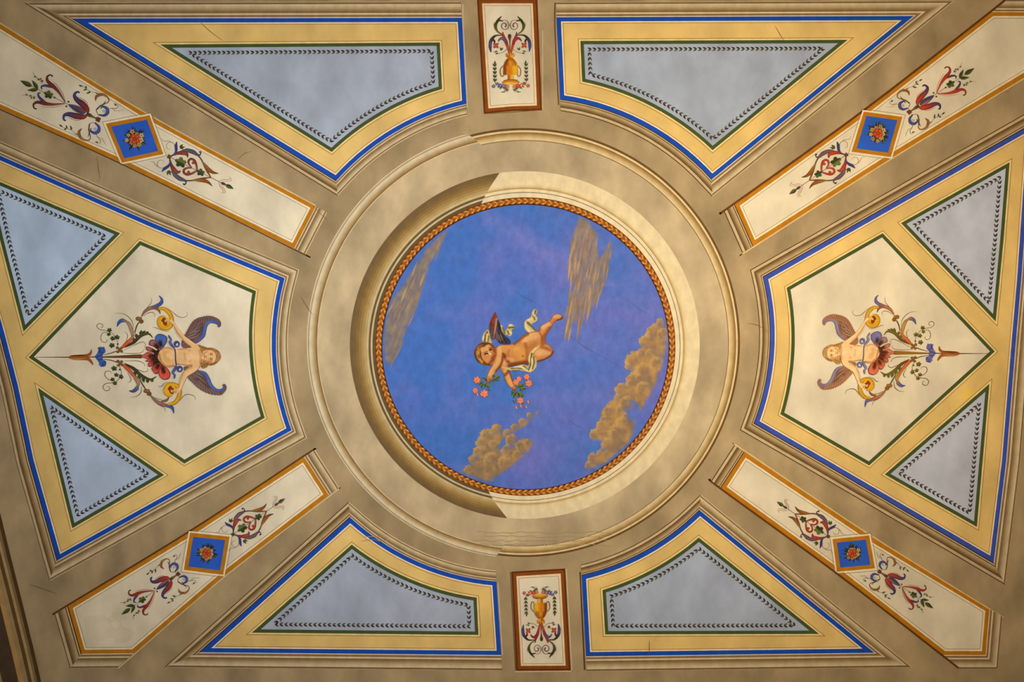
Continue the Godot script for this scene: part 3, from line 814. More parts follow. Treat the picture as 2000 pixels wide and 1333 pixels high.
	var w1: PackedVector2Array = a.call([600, 480, 640, 392, 680, 322, 720, 250, 765, 190, 830, 150, 900, 134, 970, 122, 1050, 136, 1112, 170, 1142, 222, 1130, 272, 1100, 278, 1088, 244, 1050, 228, 990, 224, 955, 262, 936, 330, 922, 400, 882, 442, 820, 485, 800, 500, 740, 560, 640, 565, 605, 540])
	var w2: PackedVector2Array = a.call([640, 815, 760, 830, 850, 868, 905, 884, 952, 922, 984, 980, 1015, 1050, 1062, 1108, 1122, 1124, 1172, 1106, 1162, 1070, 1190, 1052, 1216, 1085, 1212, 1132, 1182, 1172, 1150, 1202, 1080, 1202, 1000, 1192, 920, 1162, 850, 1122, 790, 1072, 740, 1022, 692, 975, 640, 880])
	var marks := [[[700, 380, 800, 300, 880, 180, 1000, 150], [660, 420, 780, 370, 860, 260, 930, 170], [640, 450, 760, 420, 850, 370, 900, 260], [700, 300, 770, 230, 850, 160], [660, 370, 740, 300, 800, 220], [620, 500, 700, 470, 780, 450], [760, 340, 830, 330, 880, 280], [800, 200, 900, 160, 1040, 160]], [[740, 1000, 830, 1060, 940, 1130, 1080, 1180], [720, 970, 830, 1020, 930, 1090, 1040, 1150], [760, 930, 850, 970, 930, 1040, 1000, 1120], [800, 900, 880, 940, 950, 1010], [860, 1110, 960, 1150, 1080, 1190], [700, 940, 780, 960, 840, 1000], [1000, 1130, 1080, 1160, 1150, 1170]]]
	var rims := [[805, 490, 880, 420, 912, 340, 932, 258, 975, 210, 1045, 200, 1105, 222, 1122, 258], [845, 876, 920, 908, 965, 980, 1000, 1060, 1060, 1125, 1130, 1146, 1185, 1112, 1186, 1076]]
	for s in 2:
		var wing := patch(o, "wing", [w1, w2][s], tint.wing, 3)
		for q in marks[s]:
			rib(wing, "feather", a.call(q), [1.2, 5.4, 5.6, 1.2], [tint.wing.lightened(0.32), tint.wing.lightened(0.16), tint.wing.darkened(0.1)], 0.5)
		var outer: PackedVector2Array = a.call([[600, 480, 640, 392, 680, 322, 720, 250, 765, 190, 830, 150, 900, 134, 970, 122, 1050, 136], [692, 975, 740, 1022, 790, 1072, 850, 1122, 920, 1162, 1000, 1192, 1080, 1202, 1150, 1202]][s])
		for i in outer.size() - 1:
			for t in 2:
				var tip := outer[i].lerp(outer[i + 1], t * 0.5 + 0.2)
				var root := tip + (Vector2(398, 660) if s == 0 else Vector2(404, 718)).direction_to(tip) * -9.0 + Vector2(-3, 4 if s == 0 else -4)
				leaf(wing, "feather_tip", root, tip + (tip - root) * 0.16, 6.6, tint.wing.lightened(0.08), tint.wing.darkened(0.12))
		rib(wing, "wing_edge", a.call(rims[s]), [3.0, 6.5, 7.0, 6.0, 5.5, 4.5, 3.0], [tint.rim, tint.rim.lightened(0.08), tint.rim.darkened(0.1)], 0.8)
	var petals := [[[300, 560, 250, 470, 245, 410, 290, 370, 350, 375, 400, 410, 405, 470, 372, 530, 330, 585], tint.blue, [320, 520, 300, 430]], [[305, 600, 220, 545, 160, 520, 172, 462, 220, 445, 280, 490, 325, 560], tint.rose, [280, 550, 210, 480]], [[290, 645, 200, 622, 130, 592, 118, 545, 180, 552, 265, 602], tint.rose.lerp(tint.petal, 0.5), [260, 620, 160, 575]], [[285, 672, 160, 718, 100, 700, 40, 682, 105, 640, 150, 615, 245, 652], tint.petal.lightened(0.08), [240, 670, 90, 680]], [[290, 705, 225, 745, 150, 752, 110, 740, 160, 712, 240, 690], tint.petal, [250, 710, 150, 738]], [[305, 745, 232, 795, 165, 822, 145, 790, 160, 760, 230, 735], tint.petal.darkened(0.1), [270, 752, 180, 795]], [[335, 790, 305, 872, 252, 922, 205, 870, 195, 835, 232, 798, 292, 762], tint.petal, [290, 800, 240, 880]], [[352, 800, 420, 850, 452, 918, 432, 982, 362, 996, 312, 962, 288, 902, 312, 832], tint.petal.lightened(0.04), [350, 840, 380, 960]]]
	patch(o, "skirt_base", a.call([345, 555, 275, 585, 228, 640, 212, 690, 228, 750, 275, 805, 345, 835, 410, 760, 410, 620]), tint.deep.darkened(0.15), 3)
	for q in petals:
		var line: PackedVector2Array = a.call(q[2])
		var edge: PackedVector2Array = smooth_closed(a.call(q[0]), 4)
		var ring := edge.duplicate()
		ring.append(edge[0])
		var sp := canvas(o, "skirt_petal", edge, 1.3, q[1].lightened(0.06), [[ring, 2.2, tint.deep, 0.75], [PackedVector2Array([line[0], line[0].lerp(line[1], 0.45)]), 6.0, tint.deep.darkened(0.3), 0.9], [PackedVector2Array([line[0].lerp(line[1], 0.6), line[1]]), 3.0, q[1].lightened(0.2), 0.6]])
		rib(sp, "petal_vein", line, [2.4, 1.6, 0.5], [tint.deep.darkened(0.4), q[1].darkened(0.3)], 0.9)
	# hair behind the face, then the body as one surface
	canvas(o, "hair", smooth_closed(a.call([830, 512, 872, 526, 915, 540, 962, 556, 1012, 556, 1072, 576, 1114, 608, 1138, 656, 1138, 702, 1110, 744, 1064, 782, 1008, 802, 968, 798, 934, 832, 892, 842, 868, 818, 880, 780, 900, 700, 890, 620, 860, 570]), 3), 1.2, tint.hair, [[a.call([1080, 600, 1118, 660, 1100, 730]), 4, tint.hair.lightened(0.3), 0.8], [a.call([900, 560, 980, 580]), 2.6, tint.hair.darkened(0.4), 0.8], [a.call([900, 810, 960, 780]), 2.8, tint.hair.darkened(0.35), 0.8], [a.call([870, 545, 900, 600]), 2.4, tint.hair.lightened(0.15), 0.7], [a.call([1000, 790, 1070, 765]), 2.0, tint.hair.darkened(0.35), 0.8]])
	for q in [[842, 530, 870, 545, 868, 572, 848, 566], [880, 548, 912, 556, 914, 586, 892, 590], [926, 552, 950, 566, 944, 590, 926, 584], [874, 812, 900, 800, 914, 820, 896, 836], [912, 800, 940, 790, 950, 812, 932, 824], [866, 780, 888, 768, 898, 784, 884, 798], [1084, 590, 1116, 624, 1124, 672, 1106, 716], [1050, 578, 1090, 610, 1102, 660, 1090, 706], [1000, 566, 1050, 580, 1080, 620], [1060, 770, 1094, 740, 1104, 706]]:
		rib(o, "hair_lock", a.call(q), [1.0, 2.4, 2.2, 0.8], [tint.hair.darkened(0.2), tint.hair.lightened(0.25), tint.hair], 0.6)
	var skin: Color = tint.skin
	var dark: Color = tint.skin.lerp(k(140, 78, 40), 0.6)
	canvas(o, "body", smooth_closed(a.call([285, 682, 300, 622, 345, 566, 402, 545, 462, 560, 520, 582, 562, 573, 640, 566, 700, 562, 742, 550, 690, 516, 620, 452, 560, 388, 520, 312, 490, 242, 468, 218, 440, 206, 400, 202, 382, 192, 400, 178, 440, 180, 470, 170, 492, 186, 512, 222, 562, 290, 612, 360, 652, 400, 712, 445, 772, 490, 822, 518, 858, 562, 882, 618, 892, 640, 905, 606, 962, 590, 1030, 600, 1070, 645, 1076, 705, 1042, 764, 972, 766, 912, 742, 884, 712, 872, 748, 862, 792, 832, 850, 782, 892, 722, 926, 682, 955, 652, 1012, 622, 1082, 592, 1150, 562, 1182, 540, 1164, 510, 1158, 478, 1150, 500, 1130, 540, 1126, 568, 1105, 576, 1050, 590, 980, 612, 920, 652, 868, 700, 830, 745, 806, 690, 812, 620, 792, 560, 790, 520, 802, 460, 826, 410, 828, 350, 792, 310, 746, 288, 708]), 3), 1.15, skin, [
		[a.call([380, 640, 420, 740]), 9, tint.skin.lerp(k(214, 140, 70), 0.5), 0.8],
		[a.call([420, 660, 480, 690]), 6, skin.lightened(0.2), 0.6],
		[a.call([300, 640, 330, 760, 400, 815, 500, 808]), 3.2, dark, 0.8],
		[a.call([330, 585, 400, 552, 500, 580]), 2.4, dark, 0.6],
		[a.call([560, 578, 680, 572]), 2.4, dark, 0.6],
		[a.call([560, 785, 680, 806, 745, 800]), 3.0, dark, 0.8],
		[a.call([620, 690, 760, 680, 840, 690]), 7, skin.lightened(0.18), 0.6],
		[a.call([715, 600]), 3.0, dark, 0.5],
		[a.call([725, 748]), 3.0, dark, 0.5],
		[a.call([650, 640, 660, 720]), 3, dark, 0.3],
		[a.call([780, 510, 680, 430, 590, 340, 500, 215]), 3.0, skin.lightened(0.22), 0.7],
		[a.call([730, 545, 640, 465, 540, 340, 490, 240]), 2.0, dark, 0.75],
		[a.call([820, 840, 700, 900, 640, 990, 585, 1120]), 3.2, skin.lightened(0.2), 0.7],
		[a.call([745, 812, 640, 880, 585, 1000, 572, 1100]), 2.0, dark, 0.75],
		[a.call([395, 190, 450, 192]), 1.0, dark, 0.9],
		[a.call([490, 1145, 545, 1148]), 1.0, dark, 0.9],
		[a.call([860, 590, 868, 680, 858, 770]), 3.4, dark, 0.55],
		# face: brow, eyes, nose, mouth (the head lies on its side, chin towards the body)
		[a.call([1040, 640, 1045, 700, 1030, 740]), 4, skin.lightened(0.15), 0.6], [a.call([990, 640, 980, 655]), 3, dark, 0.35], [a.call([990, 720, 980, 705]), 3, dark, 0.35], [a.call([1015, 735, 970, 755, 915, 735]), 3.4, dark, 0.5],
		[a.call([960, 610, 920, 630, 895, 660]), 2.6, dark, 0.6],
		[a.call([900, 730, 960, 758, 1020, 758]), 2.8, dark, 0.6],
		[a.call([1008, 638, 1009, 658]), 1.35, k(92, 52, 30), 0.85],
		[a.call([1008, 700, 1007, 720]), 1.35, k(92, 52, 30), 0.85],
		[a.call([1026, 632, 1030, 660]), 1.3, k(128, 80, 44), 0.8],
		[a.call([1026, 700, 1026, 726]), 1.3, k(128, 80, 44), 0.8],
		[a.call([990, 676, 950, 676]), 1.5, skin.lightened(0.3), 0.8],
		[a.call([945, 668, 945, 690]), 1.5, dark, 0.9],
		[a.call([922, 664, 922, 692]), 1.4, k(176, 82, 62), 0.85],
	], Rect2(394, 682, 32, 28))
	for q in [[a.call([400, 196, 385, 200, 376, 210])], [a.call([405, 192, 384, 190, 372, 194])], [a.call([420, 186, 392, 180, 380, 184])], [a.call([478, 1148, 466, 1140, 462, 1128])], [a.call([484, 1152, 466, 1152, 456, 1146])], [a.call([492, 1158, 472, 1164, 462, 1162])]]:
		rib(o, "finger", q[0], [2.0, 2.0, 1.0], [skin], 0.75)
	rib(o, "belt", a.call([516, 576, 524, 640, 526, 720, 536, 794]), [2.6, 2.4, 2.4, 2.8], [tint.ribbon.darkened(0.25)])
	for q in [[[512, 570, 470, 525, 448, 480, 462, 450, 440, 412, 428, 384]], [[536, 798, 512, 850, 486, 905, 512, 930, 504, 985]]]:
		rib(o, "ribbon_tail", a.call(q[0]), [2.0, 4.5, 5.0, 3.0, 4.0, 0.8], [tint.ribbon, tint.ribbon.lightened(0.15), tint.ribbon])
	for q in [[540, 508], [580, 848]]:
		var at: Vector2 = a.call(q)[0]
		var bow := dot(o, "bow", at, 6.0, 6.6, tint.ribbon.lightened(0.1), tint.ribbon.darkened(0.15))
		dot(bow, "bow_knot", at + Vector2(0.5, 0.5), 2.8, 3.2, k(206, 206, 214), tint.ribbon.lightened(0.4))
		rib(bow, "bow_fold", PackedVector2Array([at + Vector2(-4, 5), at + Vector2(-2, 0), at + Vector2(2, -4), at + Vector2(5, 0)]), [1, 2.4, 2.4, 1], [tint.ribbon.darkened(0.2)])

# ---- vases -----------------------------------------------------------------------------------------------------------
func vase_panel(frame_poly: PackedVector2Array, frame_label: String, vase_label: String, where: Transform2D, c: Vector2) -> void:
	var o := thing("vase_panel", frame_label, "ceiling panel", c, "upright cream panels with vases")
	frame(o, "brown_frame", frame_poly, 0.0, 3.4, k(96, 48, 20), 1.5)
	frame(o, "brown_frame", frame_poly, 3.2, 9.6, SIENNA, 1.52)
	frame(o, "pale_line", frame_poly, 9.4, 12.6, k(232, 200, 158), 1.54)
	field(o, "cream_field", inset(frame_poly, 12.4), CREAM, 1.5)
	frame(o, "hairline", frame_poly, 13.4, 14.3, k(150, 118, 92), 1.6)
	o = thing("flower_vase", vase_label, "vase", c, "gold vases on the cream panels")
	T = where
	var P := func(q): return v2(q)
	for s in [-1.0, 1.0]:
		var f := func(q):
			var r := PackedVector2Array()
			for i in range(0, q.size(), 2):
				r.append(Vector2(q[i] * s, q[i + 1]))
			return r
		var lead: bool = s < 0.0
		rib(o, "stem", f.call([1.5, 27, 4, 42, 9, 56, 14, 64]), [1.6, 2, 1.6, 1], [k(150, 92, 48)])
		rib(o, "scroll_leaf", f.call([13, 63, 27, 63, 36, 54, 38, 42, 36.5, 31]), [1.2, 3.4, 6.0, 6.0, 0.8], [k(120, 84, 48), k(64, 52, 54), k(78, 84, 148), k(70, 74, 150)] if lead else [k(140, 110, 50), k(66, 54, 40), k(96, 84, 130), k(56, 48, 70)])
		rib(o, "scroll_leaf", f.call([33, 57, 29.5, 52, 30, 47]), [3.4, 3.6, 0.8], [k(76, 52, 46)])
		bloom(o, "blossom", f.call([27, 44])[0], 6.0, k(206, 92, 70), k(150, 50, 42), k(190, 120, 60), 4, 0.8 * s)
		rib(o, "tendril", f.call([4, 40, 9, 34, 16, 30, 25, 29, 33, 33]), [0.5, 0.9, 0.9, 0.5], [k(130, 120, 84)], 0.9)
		for q in [[18, 34, 13, 40], [17, 34, 19, 41], [23, 30, 28, 27], [24, 33, 30, 32]]:
			leaf(o, "leaf", f.call([q[0], q[1]])[0], f.call([q[2], q[3]])[0], 2.8, DARKLEAF, k(84, 88, 56))
		rib(o, "scroll_stem", f.call([14, 64, 24, 72, 26.5, 83, 22, 92, 15, 100]), [1.2, 3.2, 5.0, 4.6, 0.6], [k(112, 100, 60), k(92, 96, 50), k(60, 66, 34), k(60, 64, 36)])
		rib(o, "scroll_leaf", f.call([21, 92, 15, 91, 12, 90]), [3.2, 2.4, 0.6], [k(64, 68, 38)])
		rib(o, "tendril", f.call([16, 67, 27, 74, 30, 84, 29, 88]), [0.5, 1.0, 0.8, 0.4], [k(120, 104, 70)], 0.9)
		rib(o, "spiral", f.call([13, 92, 5, 91, 1.5, 83, 4, 76, 11, 74.5, 15.5, 80, 13, 86, 8, 86, 6.5, 81.5, 9, 79]), [0.7, 1.3, 2.0, 1.8, 1.4, 1.5, 1.8, 2.2, 2.8, 2.0], [k(150, 126, 108), k(140, 110, 104), k(112, 84, 90)], 0.9)
		rib(o, "petal", f.call([2, 28, 5, 42, 8, 52, 12, 61, 13.5, 70]), [1.5, 4.6, 6.4, 5.0, 0.6], [k(196, 92, 60), k(200, 70, 56), k(76, 74, 92)] if lead else [k(196, 92, 60), k(204, 66, 46), k(176, 44, 34)])
		rib(o, "petal", f.call([4.5, 44, 10, 54, 16, 57.5, 21, 54, 21.5, 51]), [1.5, 5.6, 5.0, 2.6, 0.8], [k(180, 60, 66), k(176, 48, 70), k(60, 44, 60)] if lead else [k(120, 60, 60), k(108, 98, 160), k(84, 84, 140)])
		# hanging sprigs and the flowers on the rim
		rib(o, "sprig_stem", f.call([27, -33, 30, -26, 30.5, -14, 29.5, 4, 29, 9]), [0.7, 0.8, 0.8, 0.5], [k(96, 88, 62)], 0.9)
		for i in 5:
			var y := -25.0 + i * 7.2
			leaf(o, "leaf", f.call([30, y])[0], f.call([26.6, y + 6.4])[0], 3.2, DARKLEAF, k(82, 88, 54))
			leaf(o, "leaf", f.call([30, y])[0], f.call([33.6, y + 6.2])[0], 3.2, DARKLEAF, k(82, 88, 54))
		leaf(o, "leaf", f.call([29.6, 8])[0], f.call([29.4, 15])[0], 2.8, DARKLEAF, DARKLEAF)
		for q in [[4, -39, 9, -46], [6, -40, 14, -44], [6, -39, 14, -40], [10, -45, 20, -46], [9, -37, 15, -38.5], [15, -34, 22, -40], [20, -33, 26, -37]]:
			leaf(o, "leaf", f.call([q[0], q[1]])[0], f.call([q[2], q[3]])[0], 3.6 if q[1] > -38.5 else 2.2, k(66, 78, 56), k(98, 108, 76))
		var warm_side := lead
		bloom(o, "blossom", f.call([33, -34])[0], 3.6, k(206, 104, 90) if warm_side else k(112, 108, 140), k(170, 62, 52) if warm_side else k(84, 84, 116), GOLD)
		bloom(o, "blossom", f.call([25.5, -29.5])[0], 3.0, k(128, 70, 62) if warm_side else k(116, 110, 158), k(100, 52, 46) if warm_side else k(84, 80, 130), GOLD)
		bloom(o, "blossom", f.call([20, -33])[0], 4.0, k(216, 130, 110) if warm_side else k(92, 112, 190), k(190, 90, 70) if warm_side else k(50, 62, 150), k(240, 220, 180))
		bloom(o, "blossom", f.call([13.5, -33.5])[0], 4.4, k(204, 84, 74) if warm_side else k(150, 120, 150), k(160, 50, 50) if warm_side else k(104, 86, 120), GOLD)
		bloom(o, "blossom", f.call([6.5, -35])[0], 3.6, k(226, 140, 90), k(180, 84, 60), GOLD)
		rib(o, "handle", f.call([12.6, -10, 14.5, -15.4, 18, -14.5, 19.6, -8, 18.8, -1, 14, 5]), [1.2, 1.5, 1.6, 1.6, 1.5, 1.2], [k(168, 118, 40)])
	rib(o, "drop", P.call([0, 46, 0.2, 54, 0.4, 60, 0.4, 65]), [0.8, 2.6, 6.2, 3.5], [k(110, 90, 50), k(112, 66, 44), k(58, 44, 32)])
	rib(o, "stem", P.call([0, 24, 0, 34, 0, 46]), [3.0, 2.6, 1.2], [k(176, 104, 48)])
	canvas(o, "vase_neck", smooth_closed(P.call([-7.5, -25, 7.5, -25, 5.2, -20, 5.0, -14, 6, -11, -6, -11, -5.0, -14, -5.2, -20]), 3), 1.0, k(206, 142, 36), [[P.call([-3, -24, -3, -12]), 3, k(228, 178, 52), 0.9], [P.call([4.5, -24, 4.5, -12]), 4, k(150, 80, 24), 0.9]])
	canvas(o, "vase_body", smooth_closed(P.call([-13, -12.6, 0, -12.8, 13, -12.6, 13.6, -4, 13.2, 3, 11.4, 10, 7.6, 16, 3, 20, 0, 20.6, -3, 20, -7.6, 16, -11.4, 10, -13.2, 3, -13.6, -4]), 3), 1.1, k(200, 128, 32), [[P.call([-8, -11, -8, 4]), 7, k(222, 170, 40), 0.95], [P.call([4, -10, 4, 6]), 5, k(204, 116, 34), 0.8], [P.call([11.5, -11, 11, 5, 6, 16]), 5, k(126, 62, 22), 0.95], [P.call([-10, 9, -4, 17, 2, 19]), 4.5, k(160, 88, 24), 0.8], [P.call([-5, 5, -5, 8]), 1.4, k(120, 70, 20), 0.8], [P.call([-9, 4, -9, 7]), 1.4, k(120, 70, 20), 0.7], [P.call([0, 6, 0, 12]), 1.4, k(228, 160, 60), 0.7], [P.call([5, 5, 5, 10]), 1.3, k(150, 76, 26), 0.8]])
	for q in [[-24.5, 14, 3.0, k(150, 84, 28)], [-27.4, 17, 4.2, k(206, 130, 44)], [-29.4, 15, 2.6, k(232, 178, 70)]]:
		dot(o, "vase_rim", Vector2(0, q[0]), q[1], q[2], q[3], q[3].darkened(0.12))
	for q in [[0, 21, -9, 24], [0, 21, -8, 29], [0, 21, 9, 24], [0, 21, 8.5, 29], [0, 20, 0, 31]]:
		leaf(o, "foot_leaf", Vector2(q[0], q[1]), Vector2(q[2], q[3]), 5.4, k(222, 154, 44), k(168, 98, 28))

# ---- flower strips on the diagonals -----------------------------------------------------------------------------------
func along(origin: Vector2, tip: Vector2, length: float) -> Transform2D:
	var d := tip - origin
	var s := d.length() / length
	return Transform2D(d.angle(), Vector2(s, s), 0.0, origin)

func tulip(label: String, where: Transform2D, cool: float) -> void:
	var o := thing("tulip_spray", label, "flower spray", where * Vector2(70, 0), "tulip sprays on the diagonal strips")
	T = where
	var red := RED.lerp(k(112, 54, 52), cool)
	var blue := INDIGO.lerp(k(54, 78, 158), cool)
	var grn := LEAF.lerp(DARKLEAF, 0.4)
	rib(o, "stem", v2([58, 0, 80, 0, 110, 0, 136, 0]), [0.8, 0.9, 0.9, 0.6], [k(110, 104, 66)], 0.9)
	for s in [-1.0, 1.0]:
		var f := func(q):
			var r := PackedVector2Array()
			for i in range(0, q.size(), 2):
				r.append(Vector2(q[i], q[i + 1] * s))
			return r
		rib(o, "petal", f.call([66, 1, 84, 12, 98, 17, 110, 20.5, 114.5, 27, 111, 32.5, 106, 32]), [1.0, 4.6, 7.0, 5.4, 3.4, 2.2, 2.4], [red.lightened(0.12), red, red.darkened(0.15), red.darkened(0.4)])
		rib(o, "petal_tip", f.call([97, 15, 105, 13.5, 112, 11, 116, 6.5, 112.5, 3.5]), [3.4, 5.0, 4.0, 2.2, 1.8], [red, blue, blue.darkened(0.3)])
		rib(o, "petal_line", f.call([66, 2, 78, 14, 94, 22, 100, 24]), [0.5, 0.8, 0.7, 0.4], [red.lightened(0.1)], 1.0)
		for q in [[119, 16.5, 2.0], [126, 16.2, 1.9], [123, 18.6, 1.6], [133.4, 17.6, 1.7]]:
			dot(o, "berry", f.call([q[0], q[1]])[0], q[2], q[2], k(120, 110, 66), k(74, 60, 44))
		rib(o, "tendril", f.call([116, 12, 126, 17, 134, 18, 141, 23.5]), [0.5, 0.8, 0.8, 0.4], [k(128, 112, 78)], 0.9)
		leaf(o, "leaf", f.call([119, 0.5])[0], f.call([136, 10])[0], 7.0, grn, DARKLEAF)
		rib(o, "scroll", f.call([1, 6, 11, 14, 5, 26, -2, 36, 2, 42, 13, 43, 21, 35, 19, 27]), [0.6, 1.2, 1.6, 1.6, 2.6, 5.0, 5.0, 0.6], [k(110, 84, 60), k(120, 92, 56), TAN, k(140, 84, 40)])
		rib(o, "scroll_leaf", f.call([14, 41, 21, 40, 27, 40.5]), [3.6, 2.8, 0.5], [k(150, 108, 48)])
		rib(o, "scroll_leaf", f.call([10, 14, 8, 22, 4, 28, 3, 36]), [1.0, 2.6, 2.4, 0.5], [k(104, 82, 78)])
		var curl := rib(o, "blue_curl", f.call([3, 8, -6, 11, -9, 18, -5, 24, 3, 24, 5, 19]), [2.0, 4.6, 6.4, 5.6, 3.2, 1.0], [blue.lightened(0.05), blue.lightened(0.12), blue])
		dot(curl, "curl_light", f.call([-2.2, 17.6])[0], 2.6, 2.6, k(196, 194, 206), k(146, 146, 186))
		rib(o, "tendril", f.call([-6, 22, -12, 28, -19, 31, -21, 37, -16, 39]), [0.6, 1.0, 1.0, 0.7, 0.5], [k(130, 106, 78)], 0.9)
		leaf(o, "leaf", f.call([-18, 36])[0], f.call([-12, 38])[0], 2.8, grn, DARKLEAF)
		rib(o, "tendril", f.call([-12, 29, -20, 27, -27, 31, -33, 35]), [0.4, 0.7, 0.6, 0.3], [k(140, 116, 88)], 0.9)
		rib(o, "sprig_stem", f.call([26, 40, 36, 38, 48, 40, 58, 40]), [0.4, 0.7, 0.7, 0.4], [k(118, 108, 76)], 0.9)
		for q in [[34, 37, 40, 31], [35, 38, 36, 33], [42, 39, 47, 34], [43, 40, 47, 43], [51, 40, 58, 38.5]]:
			leaf(o, "leaf", f.call([q[0], q[1]])[0], f.call([q[2], q[3]])[0], 3.0, grn, DARKLEAF)
		dot(o, "bead", f.call([61, 4.5])[0], 1.8, 1.8, k(112, 90, 60), k(72, 50, 38))
		rib(o, "cup_petal", f.call([21, 1, 26, 7.5, 38, 12, 50, 14.5, 57, 20, 55, 27, 50.5, 27.5]), [2.0, 9.0, 11.0, 8.0, 5.0, 3.0, 2.6], [red.lightened(0.1), red, red.lerp(blue, 0.6), blue, blue.darkened(0.25)])
		rib(o, "petal_line", f.call([24, 9, 32, 18, 44, 20, 50, 19]), [0.5, 0.8, 0.7, 0.4], [red.lightened(0.1)], 1.0)
	lobed(o, "leaf", Vector2(98, 0), 9.0, 0.0, grn.lightened(0.05), DARKLEAF)
	dot(o, "bead", Vector2(86, 0), 1.8, 1.8, k(110, 104, 66), k(76, 66, 46))
	leaf(o, "leaf", Vector2(130, 0), Vector2(154, 0), 9.0, grn, DARKLEAF)
	patch(o, "cup_petal", v2([25, 0, 31, -5, 42, -5.5, 52, -3.5, 59, 0, 52, 3.5, 42, 5.5, 31, 5]), SLATE.lerp(blue, 0.25))
	rib(o, "cup_petal", v2([26, 2.4, 36, 2.8, 48, 2.4]), [1.5, 3.4, 0.6], [k(214, 112, 66).lerp(red, cool)])
	rib(o, "petal_line", v2([28, -2, 40, -2.2, 54, -0.6]), [0.6, 1.4, 0.5], [k(54, 44, 50)])
	rib(o, "bulb", v2([2, 0, 10, 0, 17, 0, 23, 0]), [1.6, 3.4, 6.4, 3.6], [k(96, 70, 46), k(128, 110, 60), k(104, 78, 44), k(90, 56, 36)])
	for q in [Vector2(-2, -2), Vector2(2, 1.6), Vector2(-1.6, 2), Vector2(1.6, -2)]:
		dot(o, "rosette", q, 2.4, 2.4, k(140, 84, 56), k(86, 44, 34))

func heart_scroll(label: String, where: Transform2D, cool: float) -> void:
	var o := thing("heart_scroll", label, "flower spray", where * Vector2(60, 0), "heart shaped scrolls on the diagonal strips")
	T = where
	var red := k(182, 62, 44).lerp(k(124, 62, 56), cool)
	var plum := PLUM.lerp(k(76, 80, 104), cool)
	rib(o, "stem", v2([0, 0, 40, 0, 90, 0, 122, 0]), [1.0, 1.0, 1.0, 0.8], [k(104, 84, 62)], 0.9)
	for s in [-1.0, 1.0]:
		var f := func(q):
			var r := PackedVector2Array()
			for i in range(0, q.size(), 2):
				r.append(Vector2(q[i], q[i + 1] * s))
			return r
		rib(o, "outer_stem", f.call([38, 27, 48, 26, 58, 21, 68, 13, 78, 6, 88, 0]), [2.2, 2.8, 2.6, 3.2, 3.6, 1.2], [plum, k(116, 88, 56), RUST])
		rib(o, "plum_leaf", f.call([14, 19, 24, 25.5, 36, 28, 45, 27, 50, 29, 49, 34.5, 46, 33]), [1.2, 7.6, 8.4, 5.0, 2.2, 2.2, 2.8], [plum.lightened(0.12), plum.lightened(0.05), plum.darkened(0.35)])
		rib(o, "red_petal", f.call([1, 1, 9, 11, 18, 17.5, 27, 19, 31.5, 14]), [1.6, 5.0, 8.6, 6.4, 0.8], [red.darkened(0.15), red, red.lightened(0.1), red.darkened(0.2)])
		rib(o, "gold_leaf", f.call([60, 20, 70, 15, 79, 11, 88, 10.5, 97, 13.5]), [1.0, 5.4, 7.4, 4.8, 0.6], [TAN, k(160, 104, 48), RUST, k(92, 66, 48)])
		rib(o, "red_curl", f.call([58, 1, 53, 8, 48, 14, 44, 17.5]), [3.4, 4.2, 3.2, 0.8], [red.lightened(0.2), red, red.darkened(0.15)])
		rib(o, "red_curl", f.call([47, 1, 40, 3.5, 36, 9, 38, 14.5, 44, 15, 46.5, 11, 43, 8.5]), [1.4, 3.4, 4.4, 4.4, 4.6, 5.6, 4.0], [red.lightened(0.1), red, red.lerp(TAN, 0.4)])
		rib(o, "blue_leaf", f.call([3, 2, 6.5, 10, 6, 17, 2, 24, 0, 32]), [1.0, 3.2, 5.2, 6.0, 0.6], [k(108, 96, 120), INDIGO.lerp(k(50, 80, 156), cool), INDIGO])
		rib(o, "tendril", f.call([2, 20, -4, 26, -12, 25, -15, 18, -10, 12, -4, 14]), [0.5, 0.9, 0.9, 0.8, 0.7, 0.4], [k(140, 112, 84)], 0.9)
		rib(o, "tendril", f.call([-3, 26, -14, 26, -22, 22, -29, 24.5]), [0.5, 0.9, 0.8, 0.4], [k(140, 112, 84)], 0.9)
		for q in [[9, 25, 13, 33], [10, 25, 19, 30], [9, 24.5, 18, 25]]:
			leaf(o, "leaf", f.call([q[0], q[1]])[0], f.call([q[2], q[3]])[0], 3.8, LEAF.darkened(0.1), DARKLEAF)
		rib(o, "tendril", f.call([104, 0, 110, 7, 117, 10, 121, 15, 117, 17]), [0.5, 1.0, 0.9, 0.7, 0.5], [k(184, 124, 96)], 0.9)
		rib(o, "tendril", f.call([108, 3, 116, 6, 124, 12, 122, 16]), [0.4, 0.8, 0.7, 0.4], [k(184, 124, 96)], 0.9)
	lobed(o, "leaf", Vector2(24, 0), 12.0, PI, LEAF.lightened(0.04), LEAF.darkened(0.35))
	lobed(o, "leaf", Vector2(66, 0), 8.6, PI, k(74, 86, 50), DARKLEAF)
	leaf(o, "bud", Vector2(108, 0), Vector2(122, 0), 5.4, k(96, 72, 84), k(74, 54, 62))
	leaf(o, "leaf", Vector2(118, 0), Vector2(136, 0), 8.0, LEAF, DARKLEAF)
	for q in [Vector2(-1.6, -1.6), Vector2(1.4, 1.4), Vector2(-1.4, 1.6), Vector2(1.5, -1.4)]:
		dot(o, "knot", q, 2.3, 2.3, k(122, 96, 50), k(74, 52, 34))

